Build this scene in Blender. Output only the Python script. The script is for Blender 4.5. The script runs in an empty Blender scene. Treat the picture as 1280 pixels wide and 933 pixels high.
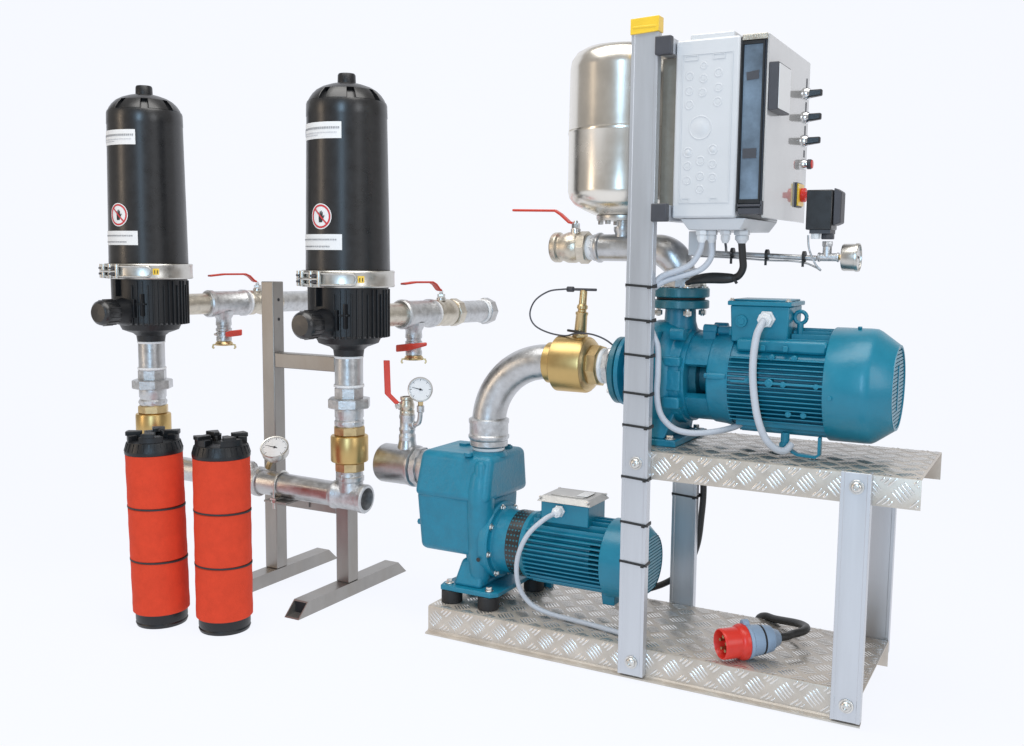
import bpy, math, random
from mathutils import Vector, Matrix
PI = math.pi
random.seed(4)
C = bpy.context.scene.collection
sc = bpy.context.scene

# ------------------------------------------------------------------ camera
def cam_setup():
    yaw, pitch, roll = -0.4998, 0.1118, 0.0101
    cy, sy, cp, sp = math.cos(yaw), math.sin(yaw), math.cos(pitch), math.sin(pitch)
    f = Vector((sy*cp, cy*cp, -sp)); r = Vector((cy, -sy, 0)); u = r.cross(f)
    cr, sr = math.cos(roll), math.sin(roll)
    r2 = r*cr + u*sr; u2 = -r*sr + u*cr
    cam = bpy.data.cameras.new('camera'); o = bpy.data.objects.new('camera', cam); C.objects.link(o)
    m = Matrix((r2, u2, -f)).transposed().to_4x4(); m.translation = Vector((1.0543, -2.6578, 1.1938))
    o.matrix_world = m
    cam.sensor_width = 36; cam.lens = 36*1286/1280; cam.clip_start = .05; cam.clip_end = 100
    sc.camera = o
cam_setup()

# ------------------------------------------------------------------ world and lamps
w = bpy.data.worlds.new('World'); sc.world = w; w.use_nodes = True
bg = w.node_tree.nodes['Background']; bg.inputs[0].default_value = (.60, .575, .55, 1); bg.inputs[1].default_value = .64
sc.view_settings.view_transform = 'Standard'; sc.view_settings.look = 'None'
sc.view_settings.exposure = 0; sc.view_settings.gamma = 1
def area(name, loc, target, sx, sy, power, col):
    l = bpy.data.lights.new(name, 'AREA'); l.shape = 'RECTANGLE'; l.size = sx; l.size_y = sy
    l.energy = power; l.color = col
    o = bpy.data.objects.new(name, l); C.objects.link(o); o.location = loc
    o.rotation_euler = (Vector(target)-Vector(loc)).to_track_quat('-Z', 'Y').to_euler()
area('overhead_softbox', (-.3, -.6, 3.9), (-.4, .1, .8), 3.6, 2.2, 104, (1, .985, .96))
area('window_strip', (.9, -4.7, 1.9), (-.5, 0, 1.0), .70, 2.7, 84, (.48, .74, 1))
area('side_strip', (-3.6, -3.0, 1.7), (-.8, 0, .9), .6, 2.4, 24, (1, .80, .60))
area('right_softbox', (3.6, -1.6, 2.0), (.3, .1, .9), 1.2, 2.2, 32, (.93, .96, 1))

# ------------------------------------------------------------------ materials
def mat(name, col, metal=0., rough=.5, coat=0., noise=0., nscale=40., bump=0., bscale=200., rvar=0., spec=None, stretch=None, dirt=0., coatr=.05):
    m = bpy.data.materials.new(name); m.use_nodes = True
    nt = m.node_tree; b = nt.nodes['Principled BSDF']; N = nt.nodes.new; L = nt.links.new
    b.inputs['Base Color'].default_value = (*col, 1); b.inputs['Metallic'].default_value = metal
    b.inputs['Roughness'].default_value = rough; b.inputs['Coat Weight'].default_value = coat
    b.inputs['Coat Roughness'].default_value = coatr
    if spec is not None: b.inputs['Specular IOR Level'].default_value = spec
    tc = N('ShaderNodeTexCoord'); mp = N('ShaderNodeMapping'); L(tc.outputs['Object'], mp.inputs[0])
    if stretch: mp.inputs['Scale'].default_value = stretch
    if noise or rvar or dirt:
        t = N('ShaderNodeTexNoise'); t.inputs['Scale'].default_value = nscale; t.inputs['Detail'].default_value = 6
        t.inputs['Roughness'].default_value = .65
        L(mp.outputs[0], t.inputs[0])
    if noise:
        r = N('ShaderNodeMapRange'); r.inputs[1].default_value = .3; r.inputs[2].default_value = .7
        r.inputs[3].default_value = 1-noise; r.inputs[4].default_value = 1+noise*.6
        L(t.outputs[0], r.inputs[0])
        mx = N('ShaderNodeMix'); mx.data_type = 'RGBA'; mx.blend_type = 'MULTIPLY'; mx.inputs[0].default_value = 1
        mx.inputs[6].default_value = (*col, 1); L(r.outputs[0], mx.inputs[7]); last = mx.outputs[2]
        if dirt:
            t2 = N('ShaderNodeTexNoise'); t2.inputs['Scale'].default_value = 9; t2.inputs['Detail'].default_value = 5
            L(mp.outputs[0], t2.inputs[0])
            r3 = N('ShaderNodeMapRange'); r3.inputs[1].default_value = .48; r3.inputs[2].default_value = .75; r3.inputs[4].default_value = dirt
            L(t2.outputs[0], r3.inputs[0])
            m2 = N('ShaderNodeMix'); m2.data_type = 'RGBA'; L(r3.outputs[0], m2.inputs[0]); L(last, m2.inputs[6])
            m2.inputs[7].default_value = (col[0]*.62, col[1]*.52, col[2]*.42, 1); last = m2.outputs[2]
        L(last, b.inputs['Base Color'])
    if rvar:
        r2 = N('ShaderNodeMapRange'); r2.inputs[1].default_value = .3; r2.inputs[2].default_value = .7
        r2.inputs[3].default_value = max(.02, rough-rvar); r2.inputs[4].default_value = rough+rvar
        L(t.outputs[0], r2.inputs[0]); L(r2.outputs[0], b.inputs['Roughness'])
    if bump:
        t3 = N('ShaderNodeTexNoise'); t3.inputs['Scale'].default_value = bscale; t3.inputs['Detail'].default_value = 4
        L(mp.outputs[0], t3.inputs[0])
        bp = N('ShaderNodeBump'); bp.inputs['Strength'].default_value = bump; bp.inputs['Distance'].default_value = .002
        L(t3.outputs[0], bp.inputs['Height']); L(bp.outputs[0], b.inputs['Normal'])
    return m
GALV = mat('galvanised_steel', (.56, .57, .58), 1, .36, noise=.22, nscale=28, rvar=.08, bump=.25, bscale=120, dirt=.25)
CAST = mat('galvanised_cast', (.60, .61, .62), .92, .42, noise=.25, nscale=60, rvar=.08, bump=.5, bscale=160, dirt=.3)
PALEV = mat('nickel_brass', (.63, .585, .50), .95, .36, noise=.2, nscale=50, rvar=.08, bump=.4, bscale=140, dirt=.35)
STAIN = mat('polished_stainless', (.78, .75, .69), 1, .24, noise=.05, nscale=9, rvar=.05)
STEELB = mat('clamp_steel', (.60, .585, .55), 1, .34, noise=.12, nscale=40, rvar=.06)
BRASS = mat('machined_brass', (.56, .395, .165), 1, .36, noise=.06, nscale=18, rvar=.05)
BRASSV = mat('brass_casting', (.62, .47, .25), 1, .36, noise=.15, nscale=40, rvar=.07, bump=.2)
ALU = mat('anodised_aluminium', (.58, .60, .635), .68, .36, noise=.09, nscale=14, rvar=.05, stretch=(1, 1, .08))
TREAD = mat('tread_plate_aluminium', (.57, .515, .45), .42, .36, noise=.14, nscale=16, rvar=.06, bump=.12, bscale=60, dirt=.25)
BAR = mat('tread_bar_aluminium', (.74, .72, .69), .85, .25, noise=.06, nscale=50, rvar=.04)
ZINC = mat('zinc_bolt', (.70, .69, .66), 1, .3, noise=.2, nscale=120)
BLUE = mat('blue_enamel', (.004, .196, .298), 0, .36, coat=.12, noise=.10, nscale=14, rvar=.07, bump=.35, bscale=55, coatr=.15)
BLUEC = mat('blue_cast_enamel', (.004, .194, .302), 0, .42, coat=.08, noise=.14, nscale=20, rvar=.08, bump=.75, bscale=90, coatr=.2)
BLUED = mat('dark_teal_flange', (.008, .135, .185), 0, .42, coat=.2, noise=.15, bump=.4, coatr=.2)
BLACK = mat('black_moulded_plastic', (.009, .0095, .011), 0, .31, coat=.0, noise=.2, nscale=30, rvar=.05, bump=.04, bscale=300, spec=.72)
BLACKR = mat('black_ribbed_plastic', (.006, .007, .009), 0, .40, noise=.2, nscale=50, bump=.25, bscale=220)
RUBBER = mat('black_rubber', (.014, .014, .015), 0, .6, noise=.25, bump=.4)
RED = mat('red_filter_cloth', (.68, .058, .022), 0, .78, noise=.10, nscale=24, bump=.5, bscale=340, spec=.25)
REDH = mat('red_vinyl_grip', (.60, .045, .022), 0, .4, noise=.1)
REDP = mat('red_connector_plastic', (.66, .028, .016), 0, .33, noise=.08)
YEL = mat('yellow_plastic', (.86, .56, .04), 0, .32, coat=.3, noise=.08, nscale=30)
GREYP = mat('light_grey_plastic', (.60, .61, .625), 0, .42, noise=.03, nscale=10, bump=.1, bscale=300)
DOOR = mat('grey_glossy_door', (.47, .47, .465), 0, .35, coat=1, noise=.06, nscale=6, coatr=.02)
DOOR.node_tree.nodes['Principled BSDF'].inputs['Coat IOR'].default_value = 2.0
GLASS = mat('tinted_side_glass', (.25, .36, .49), .5, .07, coat=1, noise=.75, nscale=4, coatr=.02)
DGREY = mat('dark_grey_plastic', (.055, .056, .066), 0, .45, noise=.1, bump=.1)
LIDM = mat('bare_aluminium_lid', (.50, .49, .47), .5, .42, noise=.1, nscale=30, bump=.2)
STANDM = mat('brushed_stand_steel', (.345, .33, .312), .8, .38, noise=.16, nscale=10, rvar=.07, stretch=(1, 1, .35), dirt=.3)
CABLE = mat('grey_cable_sheath', (.50, .53, .58), 0, .45, noise=.05)
CABLEB = mat('black_cable_sheath', (.015, .015, .015), 0, .45, noise=.1)
WHITE = mat('white_nylon', (.78, .79, .80), 0, .4)
PAPER = mat('white_label_paper', (.78, .78, .78), 0, .5, noise=.03)
PRINT = mat('grey_print', (.36, .36, .37), 0, .6)
PRINTL = mat('pale_grey_print', (.55, .55, .57), 0, .6)
REDS = mat('red_print', (.55, .03, .04), 0, .5)
BLKS = mat('black_print', (.02, .02, .022), 0, .6)
DIAL = mat('gauge_dial', (.72, .72, .72), 0, .4)
BLUECON = mat('blue_grey_connector', (.27, .37, .50), 0, .42, noise=.06)
SEAL = mat('white_thread_tape', (.80, .80, .80), 0, .6, noise=.06, bump=.5)
PANELM = mat('mounting_panel_steel', (.33, .29, .235), .6, .4, noise=.12)
COLLAR = mat('chrome_collar', (.75, .76, .78), 1, .12)

# ------------------------------------------------------------------ geometry helper
class G:
    SH = Vector((0, 0, 0))   # offset added to every point of a group of parts
    def __init__(s): s.v = []; s.f = []
    def add(s, vs, fs):
        n = len(s.v); s.v += [Vector(v)+G.SH for v in vs]; s.f += [tuple(n+i for i in f) for f in fs]; return s
    def box(s, lo, hi, ch=0.):
        x0, y0, z0 = lo; x1, y1, z1 = hi
        vs = [(x0,y0,z0),(x1,y0,z0),(x1,y1,z0),(x0,y1,z0),(x0,y0,z1),(x1,y0,z1),(x1,y1,z1),(x0,y1,z1)]
        return s.add(vs, [(0,3,2,1),(4,5,6,7),(0,1,5,4),(1,2,6,5),(2,3,7,6),(3,0,4,7)])
    def hexa(s, v8):
        return s.add(v8, [(0,3,2,1),(4,5,6,7),(0,1,5,4),(1,2,6,5),(2,3,7,6),(3,0,4,7)])
    def frame(s, ax):
        a = Vector(ax).normalized(); t = Vector((0,0,1)) if abs(a.z) < .9 else Vector((1,0,0))
        u = t.cross(a).normalized(); return u, a.cross(u), a
    def lathe(s, o, ax, prof, seg=36, a0=0., a1=2*PI, cap=True, rot=0.):
        """prof: list of (distance along axis, radius)"""
        u, v, a = s.frame(ax); o = Vector(o); full = abs(a1-a0-2*PI) < 1e-6
        n = seg if full else seg+1; vs = []
        for d, r in prof:
            for i in range(n):
                t = rot+a0+(a1-a0)*i/seg
                vs.append(o+a*d+(u*math.cos(t)+v*math.sin(t))*r)
        fs = []
        for j in range(len(prof)-1):
            for i in range(seg):
                k = (i+1) % n; fs.append((j*n+i, j*n+k, (j+1)*n+k, (j+1)*n+i))
        if cap and full:
            if prof[0][1] > 1e-5: fs.append(tuple(reversed(range(n))))
            if prof[-1][1] > 1e-5: fs.append(tuple(range((len(prof)-1)*n, len(prof)*n)))
        return s.add(vs, fs)
    def cyl(s, o, ax, l, r, seg=28, ch=0., rot=0.):
        c = ch or min(.0015, r*.12, abs(l)*.2)
        if abs(l) < 1e-6: return s
        return s.lathe(o, ax, [(0, r-c), (c, r), (l-c, r), (l, r-c)], seg, rot=rot)
    def hexn(s, o, ax, l, r, rot=0., seg=6):
        c = min(.003, l*.15)
        return s.lathe(o, ax, [(0, r*.93), (c, r), (l-c, r), (l, r*.93)], seg, rot=rot)
    def tube(s, pts, r, seg=12, sub=8, closed=False, cap=True):
        P = [Vector(p) for p in pts]
        if sub > 1 and len(P) > 2:
            Q = []
            for i in range(len(P)-1):
                p0 = P[max(i-1, 0)]; p1 = P[i]; p2 = P[i+1]; p3 = P[min(i+2, len(P)-1)]
                for k in range(sub):
                    t = k/sub
                    Q.append(.5*((2*p1)+(p2-p0)*t+(2*p0-5*p1+4*p2-p3)*t*t+(3*p1-p0-3*p2+p3)*t**3))
            Q.append(P[-1]); P = Q
        vs = []; u = None; n = len(P)
        for i, p in enumerate(P):
            d = (P[min(i+1, n-1)]-P[max(i-1, 0)]).normalized()
            if u is None: u, v, _ = s.frame(d)
            else:
                u = (u-d*u.dot(d)).normalized(); v = d.cross(u)
            rr = r(i/(n-1)) if callable(r) else r
            for k in range(seg):
                t = 2*PI*k/seg; vs.append(p+(u*math.cos(t)+v*math.sin(t))*rr)
        fs = [(i*seg+k, i*seg+(k+1) % seg, (i+1)*seg+(k+1) % seg, (i+1)*seg+k) for i in range(n-1) for k in range(seg)]
        if cap: fs += [tuple(reversed(range(seg))), tuple(range((n-1)*seg, n*seg))]
        return s.add(vs, fs)
    def strip(s, pts, w, t, wdir):
        """flat bar of width w (along wdir) and thickness t through pts"""
        P = [Vector(p) for p in pts]; W = Vector(wdir).normalized(); vs = []; n = len(P)
        for i, p in enumerate(P):
            d = (P[min(i+1, n-1)]-P[max(i-1, 0)]).normalized(); q = W.cross(d).normalized()
            ww = w[i] if isinstance(w, (list, tuple)) else w
            for a, b in ((-1,-1),(1,-1),(1,1),(-1,1)): vs.append(p+W*(a*ww/2)+q*(b*t/2))
        fs = [(i*4+k, i*4+(k+1) % 4, i*4+4+(k+1) % 4, i*4+4+k) for i in range(n-1) for k in range(4)]
        fs += [(3,2,1,0), tuple((n-1)*4+k for k in range(4))]
        return s.add(vs, fs)
    def prism(s, poly, z0, z1, M=None):
        n = len(poly); vs = [Vector((x, y, z0)) for x, y in poly]+[Vector((x, y, z1)) for x, y in poly]
        if M: vs = [M @ v for v in vs]
        return s.add(vs, [tuple(reversed(range(n))), tuple(range(n, 2*n))]+[(i, (i+1) % n, n+(i+1) % n, n+i) for i in range(n)])
    def shell(s, o, ax, x0, x1, r0, r1, a0, a1, seg=10):
        """segment of a thick ring: r0 inner, r1 outer"""
        u, v, a = s.frame(ax); o = Vector(o); vs = []
        for i in range(seg+1):
            t = a0+(a1-a0)*i/seg; e = u*math.cos(t)+v*math.sin(t)
            vs += [o+a*x0+e*r0, o+a*x0+e*r1, o+a*x1+e*r1, o+a*x1+e*r0]
        fs = [(i*4+k, i*4+4+k, i*4+4+(k+1) % 4, i*4+(k+1) % 4) for i in range(seg) for k in range(4)]
        return s.add(vs, fs+[(0,1,2,3), tuple(seg*4+k for k in (3,2,1,0))])
    def patch(s, c, r, a0, a1, z0, z1, seg=16):
        """thin label wrapped round a vertical cylinder"""
        vs = []
        for i in range(seg+1):
            t = a0+(a1-a0)*i/seg
            for rr, z in ((r, z0), (r+.0006, z0), (r+.0006, z1), (r, z1)):
                vs.append((c[0]+rr*math.cos(t), c[1]+rr*math.sin(t), z))
        fs = [(i*4+k, i*4+4+k, i*4+4+(k+1) % 4, i*4+(k+1) % 4) for i in range(seg) for k in range(4)]
        return s.add(vs, fs+[(0,1,2,3), tuple(seg*4+k for k in (3,2,1,0))])
    def obj(s, name, m, parent=None, bevel=0., stuff=False, label=None, ang=38, bseg=2):
        off = Vector((0, 0, 0)); p = parent
        while p is not None: off += p.location; p = p.parent
        me = bpy.data.meshes.new(name); me.from_pydata([v-off for v in s.v], [], s.f)
        me.validate()
        import bmesh
        bm = bmesh.new(); bm.from_mesh(me); bmesh.ops.recalc_face_normals(bm, faces=bm.faces); bm.to_mesh(me); bm.free()
        me.polygons.foreach_set('use_smooth', [True]*len(me.polygons)); me.set_sharp_from_angle(angle=math.radians(ang))
        me.materials.append(m)
        o = bpy.data.objects.new(name, me); C.objects.link(o); o.parent = parent
        if bevel:
            b = o.modifiers.new('edge', 'BEVEL'); b.width = bevel; b.segments = bseg; b.limit_method = 'ANGLE'; b.angle_limit = math.radians(40)
            b.harden_normals = False
        if stuff: o['kind'] = 'stuff'
        if label: o['label'] = label
        return o
def thing(name, label, cat, loc=(0, 0, 0), group=None):
    o = bpy.data.objects.new(name, None); C.objects.link(o); o.location = loc; o.empty_display_size = .05
    o['label'] = label; o['category'] = cat
    if group: o['group'] = group
    return o
def tag(o, label, cat, group=None):
    o['label'] = label; o['category'] = cat
    if group: o['group'] = group
    return o
def copy_tree(o, parent=None):
    c = o.copy(); C.objects.link(c)
    if parent: c.parent = parent
    for ch in list(o.children): copy_tree(ch, c)
    return c
X, Y, Z = (1, 0, 0), (0, 1, 0), (0, 0, 1)
def bolt(name, p, ax, r, h, parent, m=ZINC, washer=True):
    g = G()
    if washer: g.cyl(p, ax, h*.3, r*1.5, 20)
    a = Vector(ax).normalized()
    g.hexn(Vector(p)+a*(h*.3 if washer else 0), ax, h, r, rot=.3)
    return g.obj(name, m, parent)

# ------------------------------------------------------------------ setting: added white floor and backdrop, glowing by themselves to wash out shadows
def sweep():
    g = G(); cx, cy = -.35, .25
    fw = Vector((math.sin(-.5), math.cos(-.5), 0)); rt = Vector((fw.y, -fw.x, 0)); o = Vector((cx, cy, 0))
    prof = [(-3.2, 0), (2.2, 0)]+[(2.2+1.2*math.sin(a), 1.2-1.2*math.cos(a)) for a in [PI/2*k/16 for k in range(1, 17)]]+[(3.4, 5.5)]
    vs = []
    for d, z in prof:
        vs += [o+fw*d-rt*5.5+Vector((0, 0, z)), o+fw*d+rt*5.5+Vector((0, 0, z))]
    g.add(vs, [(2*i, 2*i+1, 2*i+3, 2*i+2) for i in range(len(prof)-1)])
    m = bpy.data.materials.new('glowing_white_backdrop'); m.use_nodes = True
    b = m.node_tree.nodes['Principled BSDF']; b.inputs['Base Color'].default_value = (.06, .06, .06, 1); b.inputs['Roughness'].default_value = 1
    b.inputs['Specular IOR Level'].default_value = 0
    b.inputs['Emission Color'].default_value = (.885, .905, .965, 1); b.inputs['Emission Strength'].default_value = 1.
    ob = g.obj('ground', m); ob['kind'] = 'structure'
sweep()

# ------------------------------------------------------------------ the aluminium rack
rack = thing('pump_rack', 'two tier aluminium pump rack with chequer plate shelves and a yellow capped tall post', 'rack', (0, 0, 0))
def deck(name, x0, x1, zt, lip=False):
    D = .423; t = .003; h = .079
    g = G(); r = .006
    if lip:
        prof = [(-.019, .0045), (-.018, .009), (-.012, .0105), (-.004, .0115), (.0, .016), (.0, zt-r), (r*.3, zt-r*.3), (r, zt), (D-r, zt), (D-r*.3, zt-r*.3), (D, zt-r), (D, zt-h)]
    else:
        prof = [(0, zt-h), (0, zt-r), (r*.3, zt-r*.3), (r, zt), (D-r, zt), (D-r*.3, zt-r*.3), (D, zt-r), (D, zt-h)]
    inner = []
    P = [Vector((0, a, b)) for a, b in prof]
    for i, p in enumerate(P):
        d = (P[min(i+1, len(P)-1)]-P[max(i-1, 0)]).normalized(); inner.append(p-Vector((0, -d.z, d.y))*t)
    n = len(P); vs = []
    for xx in (x0, x1):
        vs += [Vector((xx, p.y, p.z)) for p in P]+[Vector((xx, p.y, p.z)) for p in inner]
    m = 2*n; fs = []
    for i in range(n-1):
        fs += [(i, i+1, m+i+1, m+i), (n+i, m+n+i, m+n+i+1, n+i+1), (i, n+i, n+i+1, i+1), (m+i, m+i+1, m+n+i+1, m+n+i)]
    fs += [(0, m, m+n, n), (n-1, 2*n-1, m+2*n-1, m+n-1)]
    g.add(vs, fs); s = g.obj(name, TREAD, rack)
    b = G(); pitch = .079
    def cells(o, u, v, nrm, U, V):
        o = Vector(o); u = Vector(u); v = Vector(v); nrm = Vector(nrm)
        for par, ang in ((0, -PI/4), (.5, PI/4)):
            a = u*math.cos(ang)+v*math.sin(ang); c = u*-math.sin(ang)+v*math.cos(ang)
            for i in range(-1, int(U/pitch)+2):
                for j in range(-1, int(V/pitch)+2):
                    cu, cv = (i+par+.30)*pitch, (j+par+.5)*pitch
                    for k in range(-2, 3):
                        L = .0235-.0016*abs(k); q = k*.0100
                        du = (a*L).dot(u); m0 = c.dot(u)*q+cu; n0 = c.dot(v)*q+cv; dv = (a*L).dot(v)
                        lo, hi = -1., 1.
                        for mm, dd, lim in ((m0, du, U), (n0, dv, V)):
                            t0, t1 = (.004-mm)/dd, (lim-.004-mm)/dd
                            if t0 > t1: t0, t1 = t1, t0
                            lo = max(lo, t0); hi = min(hi, t1)
                        if hi-lo < .35: continue
                        p0 = o+u*(m0+du*lo)+v*(n0+dv*lo)+nrm*.0002; p1 = o+u*(m0+du*hi)+v*(n0+dv*hi)+nrm*.0002
                        md = (p0+p1)/2; wv = c*.0028; d = (p1-p0)
                        q0, q1 = p0+d*.2, p1-d*.2; H = nrm*.0017
                        b.add([p0, q0-wv, q1-wv, p1, q1+wv, q0+wv, q0*.8+md*.2+H, q1*.8+md*.2+H],
                              [(0, 1, 6), (1, 2, 7, 6), (2, 3, 7), (3, 4, 7), (4, 5, 6, 7), (5, 0, 6)])
    cells((x0, 0, zt), X, Y, Z, x1-x0, D)
    cells((x0, 0, zt-h), X, Z, (0, -1, 0), x1-x0, h)
    b.obj('tread_bars', BAR, s, stuff=True, ang=80)
    return s
deck('lower_shelf', -.692, .637, .092, lip=True)
deck('upper_shelf', -.025, .751, .663)
def post(x0, x1, y0, y1, z0, z1, back):
    """U channel: web on the outer face, two flanges"""
    g = G(); t = .004
    if back: poly = [(x0, y1), (x0, y0), (x0+t, y0), (x0+t, y1-t), (x1-t, y1-t), (x1-t, y0), (x1, y0), (x1, y1)]
    else: poly = [(x0, y0), (x0+.009, y0), (x0+.0105, y0+.0012), (x1-.0105, y0+.0012), (x1-.009, y0), (x1, y0), (x1, y1), (x1-t, y1), (x1-t, y0+t), (x0+t, y0+t), (x0+t, y1), (x0, y1)]
    g.prism(poly, z0, z1); return g.obj('post', ALU, rack, bevel=.0012)
tall = post(-.029, .047, -.028, -.001, .0175, 1.79, False)
p2 = post(.563, .638, -.028, -.001, .0175, .668, False)
rt_ = post(-.040, .040, .424, .450, .05, .655, False)
rr_ = post(.556, .636, .424, .450, .05, .655, False)
for x, z, p in ((.012, .630, tall), (.012, .057, tall), (.603, .632, p2), (.603, .060, p2)):
    g = G(); g.cyl((x, -.028, z), (0, -1, 0), .0025, .0185, 28)
    g.lathe((x, -.0305, z), (0, -1, 0), [(0, .0145), (.004, .0140), (.008, .0105), (.0088, .0065), (.005, .006), (.005, 0)], 28)
    g.obj('bolt', ZINC, p)
g = G(); g.hexa([(-.031, -.032, 1.786), (.049, -.032, 1.790), (.049, .004, 1.790), (-.031, .004, 1.786), (-.031, -.032, 1.827), (.049, -.032, 1.830), (.049, .004, 1.830), (-.031, .004, 1.827)])
g.box((-.024, -.0332, 1.801), (.042, -.031, 1.807))
g.obj('end_cap', YEL, tall, bevel=.004)
# rails carrying the control cabinet
for z in (1.751, 1.317):
    g = G(); g.prism([(.046, -.02), (.086, -.02), (.086, .45), (.046, .45)], z-.020, z+.020)
    r_ = g.obj('mounting_rail', ALU, rack, bevel=.001)
    g = G(); g.box((.042, -.040, z-.024), (.087, -.018, z+.024)); g.obj('rail_end_cap', DGREY, r_, bevel=.003)
g = G(); g.prism([(.040, .030), (.0855, .030), (.0855, .036), (.046, .036), (.046, .10), (.040, .10)], 1.338, 1.729); g.obj('mounting_panel', PANELM, rack, bevel=.001)

# cable ties round the tall post and a rear post
def tie(z, label, x0=-.029, x1=.047, y0=-.028, y1=0., tilt=.006):
    g = G(); e = .0015; h = .0032
    t = thing('cable_tie', label, 'cable tie', (0, 0, z), 'cable ties on the rack posts')
    for a, b in (((x0-e, y0-e), (x1+e, y0-e+.0012)), ((x0-e, y0), (x0-e+.0012, y1+.008)), ((x1+e-.0012, y0), (x1+e, y1+.008)), ((x0-e, y1+.0068), (x1+e, y1+.008))):
        g.hexa([(a[0], a[1], z-h+tilt*(.5 if a[0] < 0 else 0)), (b[0], a[1], z-h-tilt*.3), (b[0], b[1], z-h-tilt*.3), (a[0], b[1], z-h+tilt*.5),
                (a[0], a[1], z+h+tilt*(.5 if a[0] < 0 else 0)), (b[0], a[1], z+h-tilt*.3), (b[0], b[1], z+h-tilt*.3), (a[0], b[1], z+h+tilt*.5)])
    g.obj('strap', CABLEB, t)
    g = G(); g.box((x1-.012, y0-.006, z-.007), (x1-.003, y0-.002, z+.002)); g.box((x1-.002, y0-.008, z-.003), (x1+.008, y0-.005, z+.000)); g.obj('lock_head', CABLEB, t)
for z, lb in ((1.120, 'topmost black cable tie on the tall post, level with the pipe flange'), (1.027, 'black cable tie on the tall post just under the pipe flanges'),
              (.930, 'black cable tie on the tall post beside the top of the brass valve'), (.824, 'black cable tie on the tall post at the lower edge of the pump flange'),
              (.733, 'black cable tie on the tall post just above the upper shelf bolt'), (.587, 'black cable tie on the tall post just under the upper shelf'),
              (.458, 'black cable tie on the tall post level with the lower motor top'), (.344, 'lowest black cable tie on the tall post, across the lower motor cowl')):
    tie(z, lb)
tie(.446, 'black cable tie on the rear post under the upper shelf', -.040, .040, .424, .470)

# ------------------------------------------------------------------ control cabinet
cab = thing('control_cabinet', 'light grey control cabinet with knockout discs, tinted side window and door switches', 'control cabinet', (.087, 0, 1.30))
g = G(); g.box((.088, -.002, 1.303), (.260, .44, 1.766)); case = g.obj('case', GREYP, cab, bevel=.006)
g = G(); g.box((.115, .03, 1.7665), (.235, .36, 1.786)); g.obj('top_flange', GREYP, case, bevel=.004)
g = G(); g.hexa([(.125, .03, 1.272), (.265, .03, 1.272), (.265, .33, 1.272), (.125, .33, 1.272), (.105, .015, 1.3025), (.285, .015, 1.3025), (.285, .34, 1.3025), (.105, .34, 1.3025)])
g.obj('gland_plate', GREYP, case, bevel=.003)
g = G()
def bead(g, x0, x1, z0, z1, w=.0022, y=-.002, d=.0014):
    for a in ((x0, z0, x1, z0+w), (x0, z1-w, x1, z1), (x0, z0+w, x0+w, z1-w), (x1-w, z0+w, x1, z1-w)):
        g.box((a[0], y-d, a[1]), (a[2], y, a[3]))
bead(g, .106, .243, 1.342, 1.728); bead(g, .113, .150, 1.711, 1.725); bead(g, .190, .222, 1.711, 1.725); bead(g, .113, .135, 1.344, 1.356); bead(g, .190, .212, 1.344, 1.356)
g.obj('case_bead', GREYP, case)
def ko(x, z, r):
    g = G(); g.lathe((x, -.002, z), (0, -1, 0), [(0, r+.001), (.0010, r), (.0010, r-.0025), (.0002, r-.0032), (.0002, r*.55), (.0007, r*.5), (.0007, 0)], 28)
    g.obj('knockout_disc', GREYP, case)
for i, (x, z, r) in enumerate([(.127, 1.672, .011), (.165, 1.664, .011), (.205, 1.676, .011), (.165, 1.697, .009), (.127, 1.634, .011), (.163, 1.628, .011), (.206, 1.638, .011), (.128, 1.598, .012), (.205, 1.602, .012),
             (.160, 1.538, .031), (.128, 1.475, .013), (.196, 1.480, .013), (.163, 1.452, .012), (.128, 1.440, .011), (.196, 1.442, .011), (.163, 1.412, .011), (.128, 1.402, .011), (.197, 1.408, .011), (.163, 1.378, .011)]):
    ko(x, z, r)
# window box and door
g = G(); g.box((.2605, .004, 1.320), (.267, .435, 1.762)); g.obj('door_seal', BLKS, cab, bevel=.001)
g = G(); g.box((.2675, .012, 1.325), (.327, .45, 1.762)); wnd = g.obj('door_body', DGREY, cab, bevel=.002)
g = G(); g.box((.268, .0085, 1.350), (.318, .0115, 1.742)); g.obj('side_window', GLASS, wnd, bevel=.0008)
g = G(); g.box((.265, .004, 1.742), (.322, .0115, 1.750)); g.box((.318, .004, 1.340), (.3225, .0115, 1.742)); g.box((.2645, .004, 1.340), (.2675, .0115, 1.742)); g.box((.2675, .004, 1.340), (.318, .0115, 1.350)); g.obj('window_frame', BLACK, wnd)
g = G(); g.box((.265, .000, 1.752), (.329, .018, 1.766))
for k in range(9): g.box((.268+k*.0066, -.0015, 1.755), (.2715+k*.0066, .0005, 1.764))
g.obj('hinge', PALEV, wnd, bevel=.0008)
g = G(); g.hexa([(.278, .0068, 1.652), (.309, .0068, 1.655), (.309, .0084, 1.655), (.278, .0084, 1.652), (.276, .0068, 1.672), (.309, .0068, 1.677), (.309, .0084, 1.677), (.276, .0084, 1.672)]); g.obj('window_insert', DGREY, wnd)
g = G(); g.box((.273, .0068, 1.455), (.309, .0084, 1.480)); g.obj('window_insert', DGREY, wnd)
g = G(); g.box((.268, -.002, 1.312), (.329, .016, 1.327)); g.box((.266, -.004, 1.331), (.330, .010, 1.3365)); g.box((.326, -.004, 1.310), (.332, .010, 1.345)); g.obj('latch', DGREY, wnd, bevel=.001)
g = G(); g.box((.3275, .008, 1.303), (.333, .462, 1.766)); door = g.obj('door', DOOR, cab, bevel=.002)
g = G(); g.box((.3335, .010, 1.575), (.358, .135, 1.695)); dsp = g.obj('display_module', DGREY, cab, bevel=.002)
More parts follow.
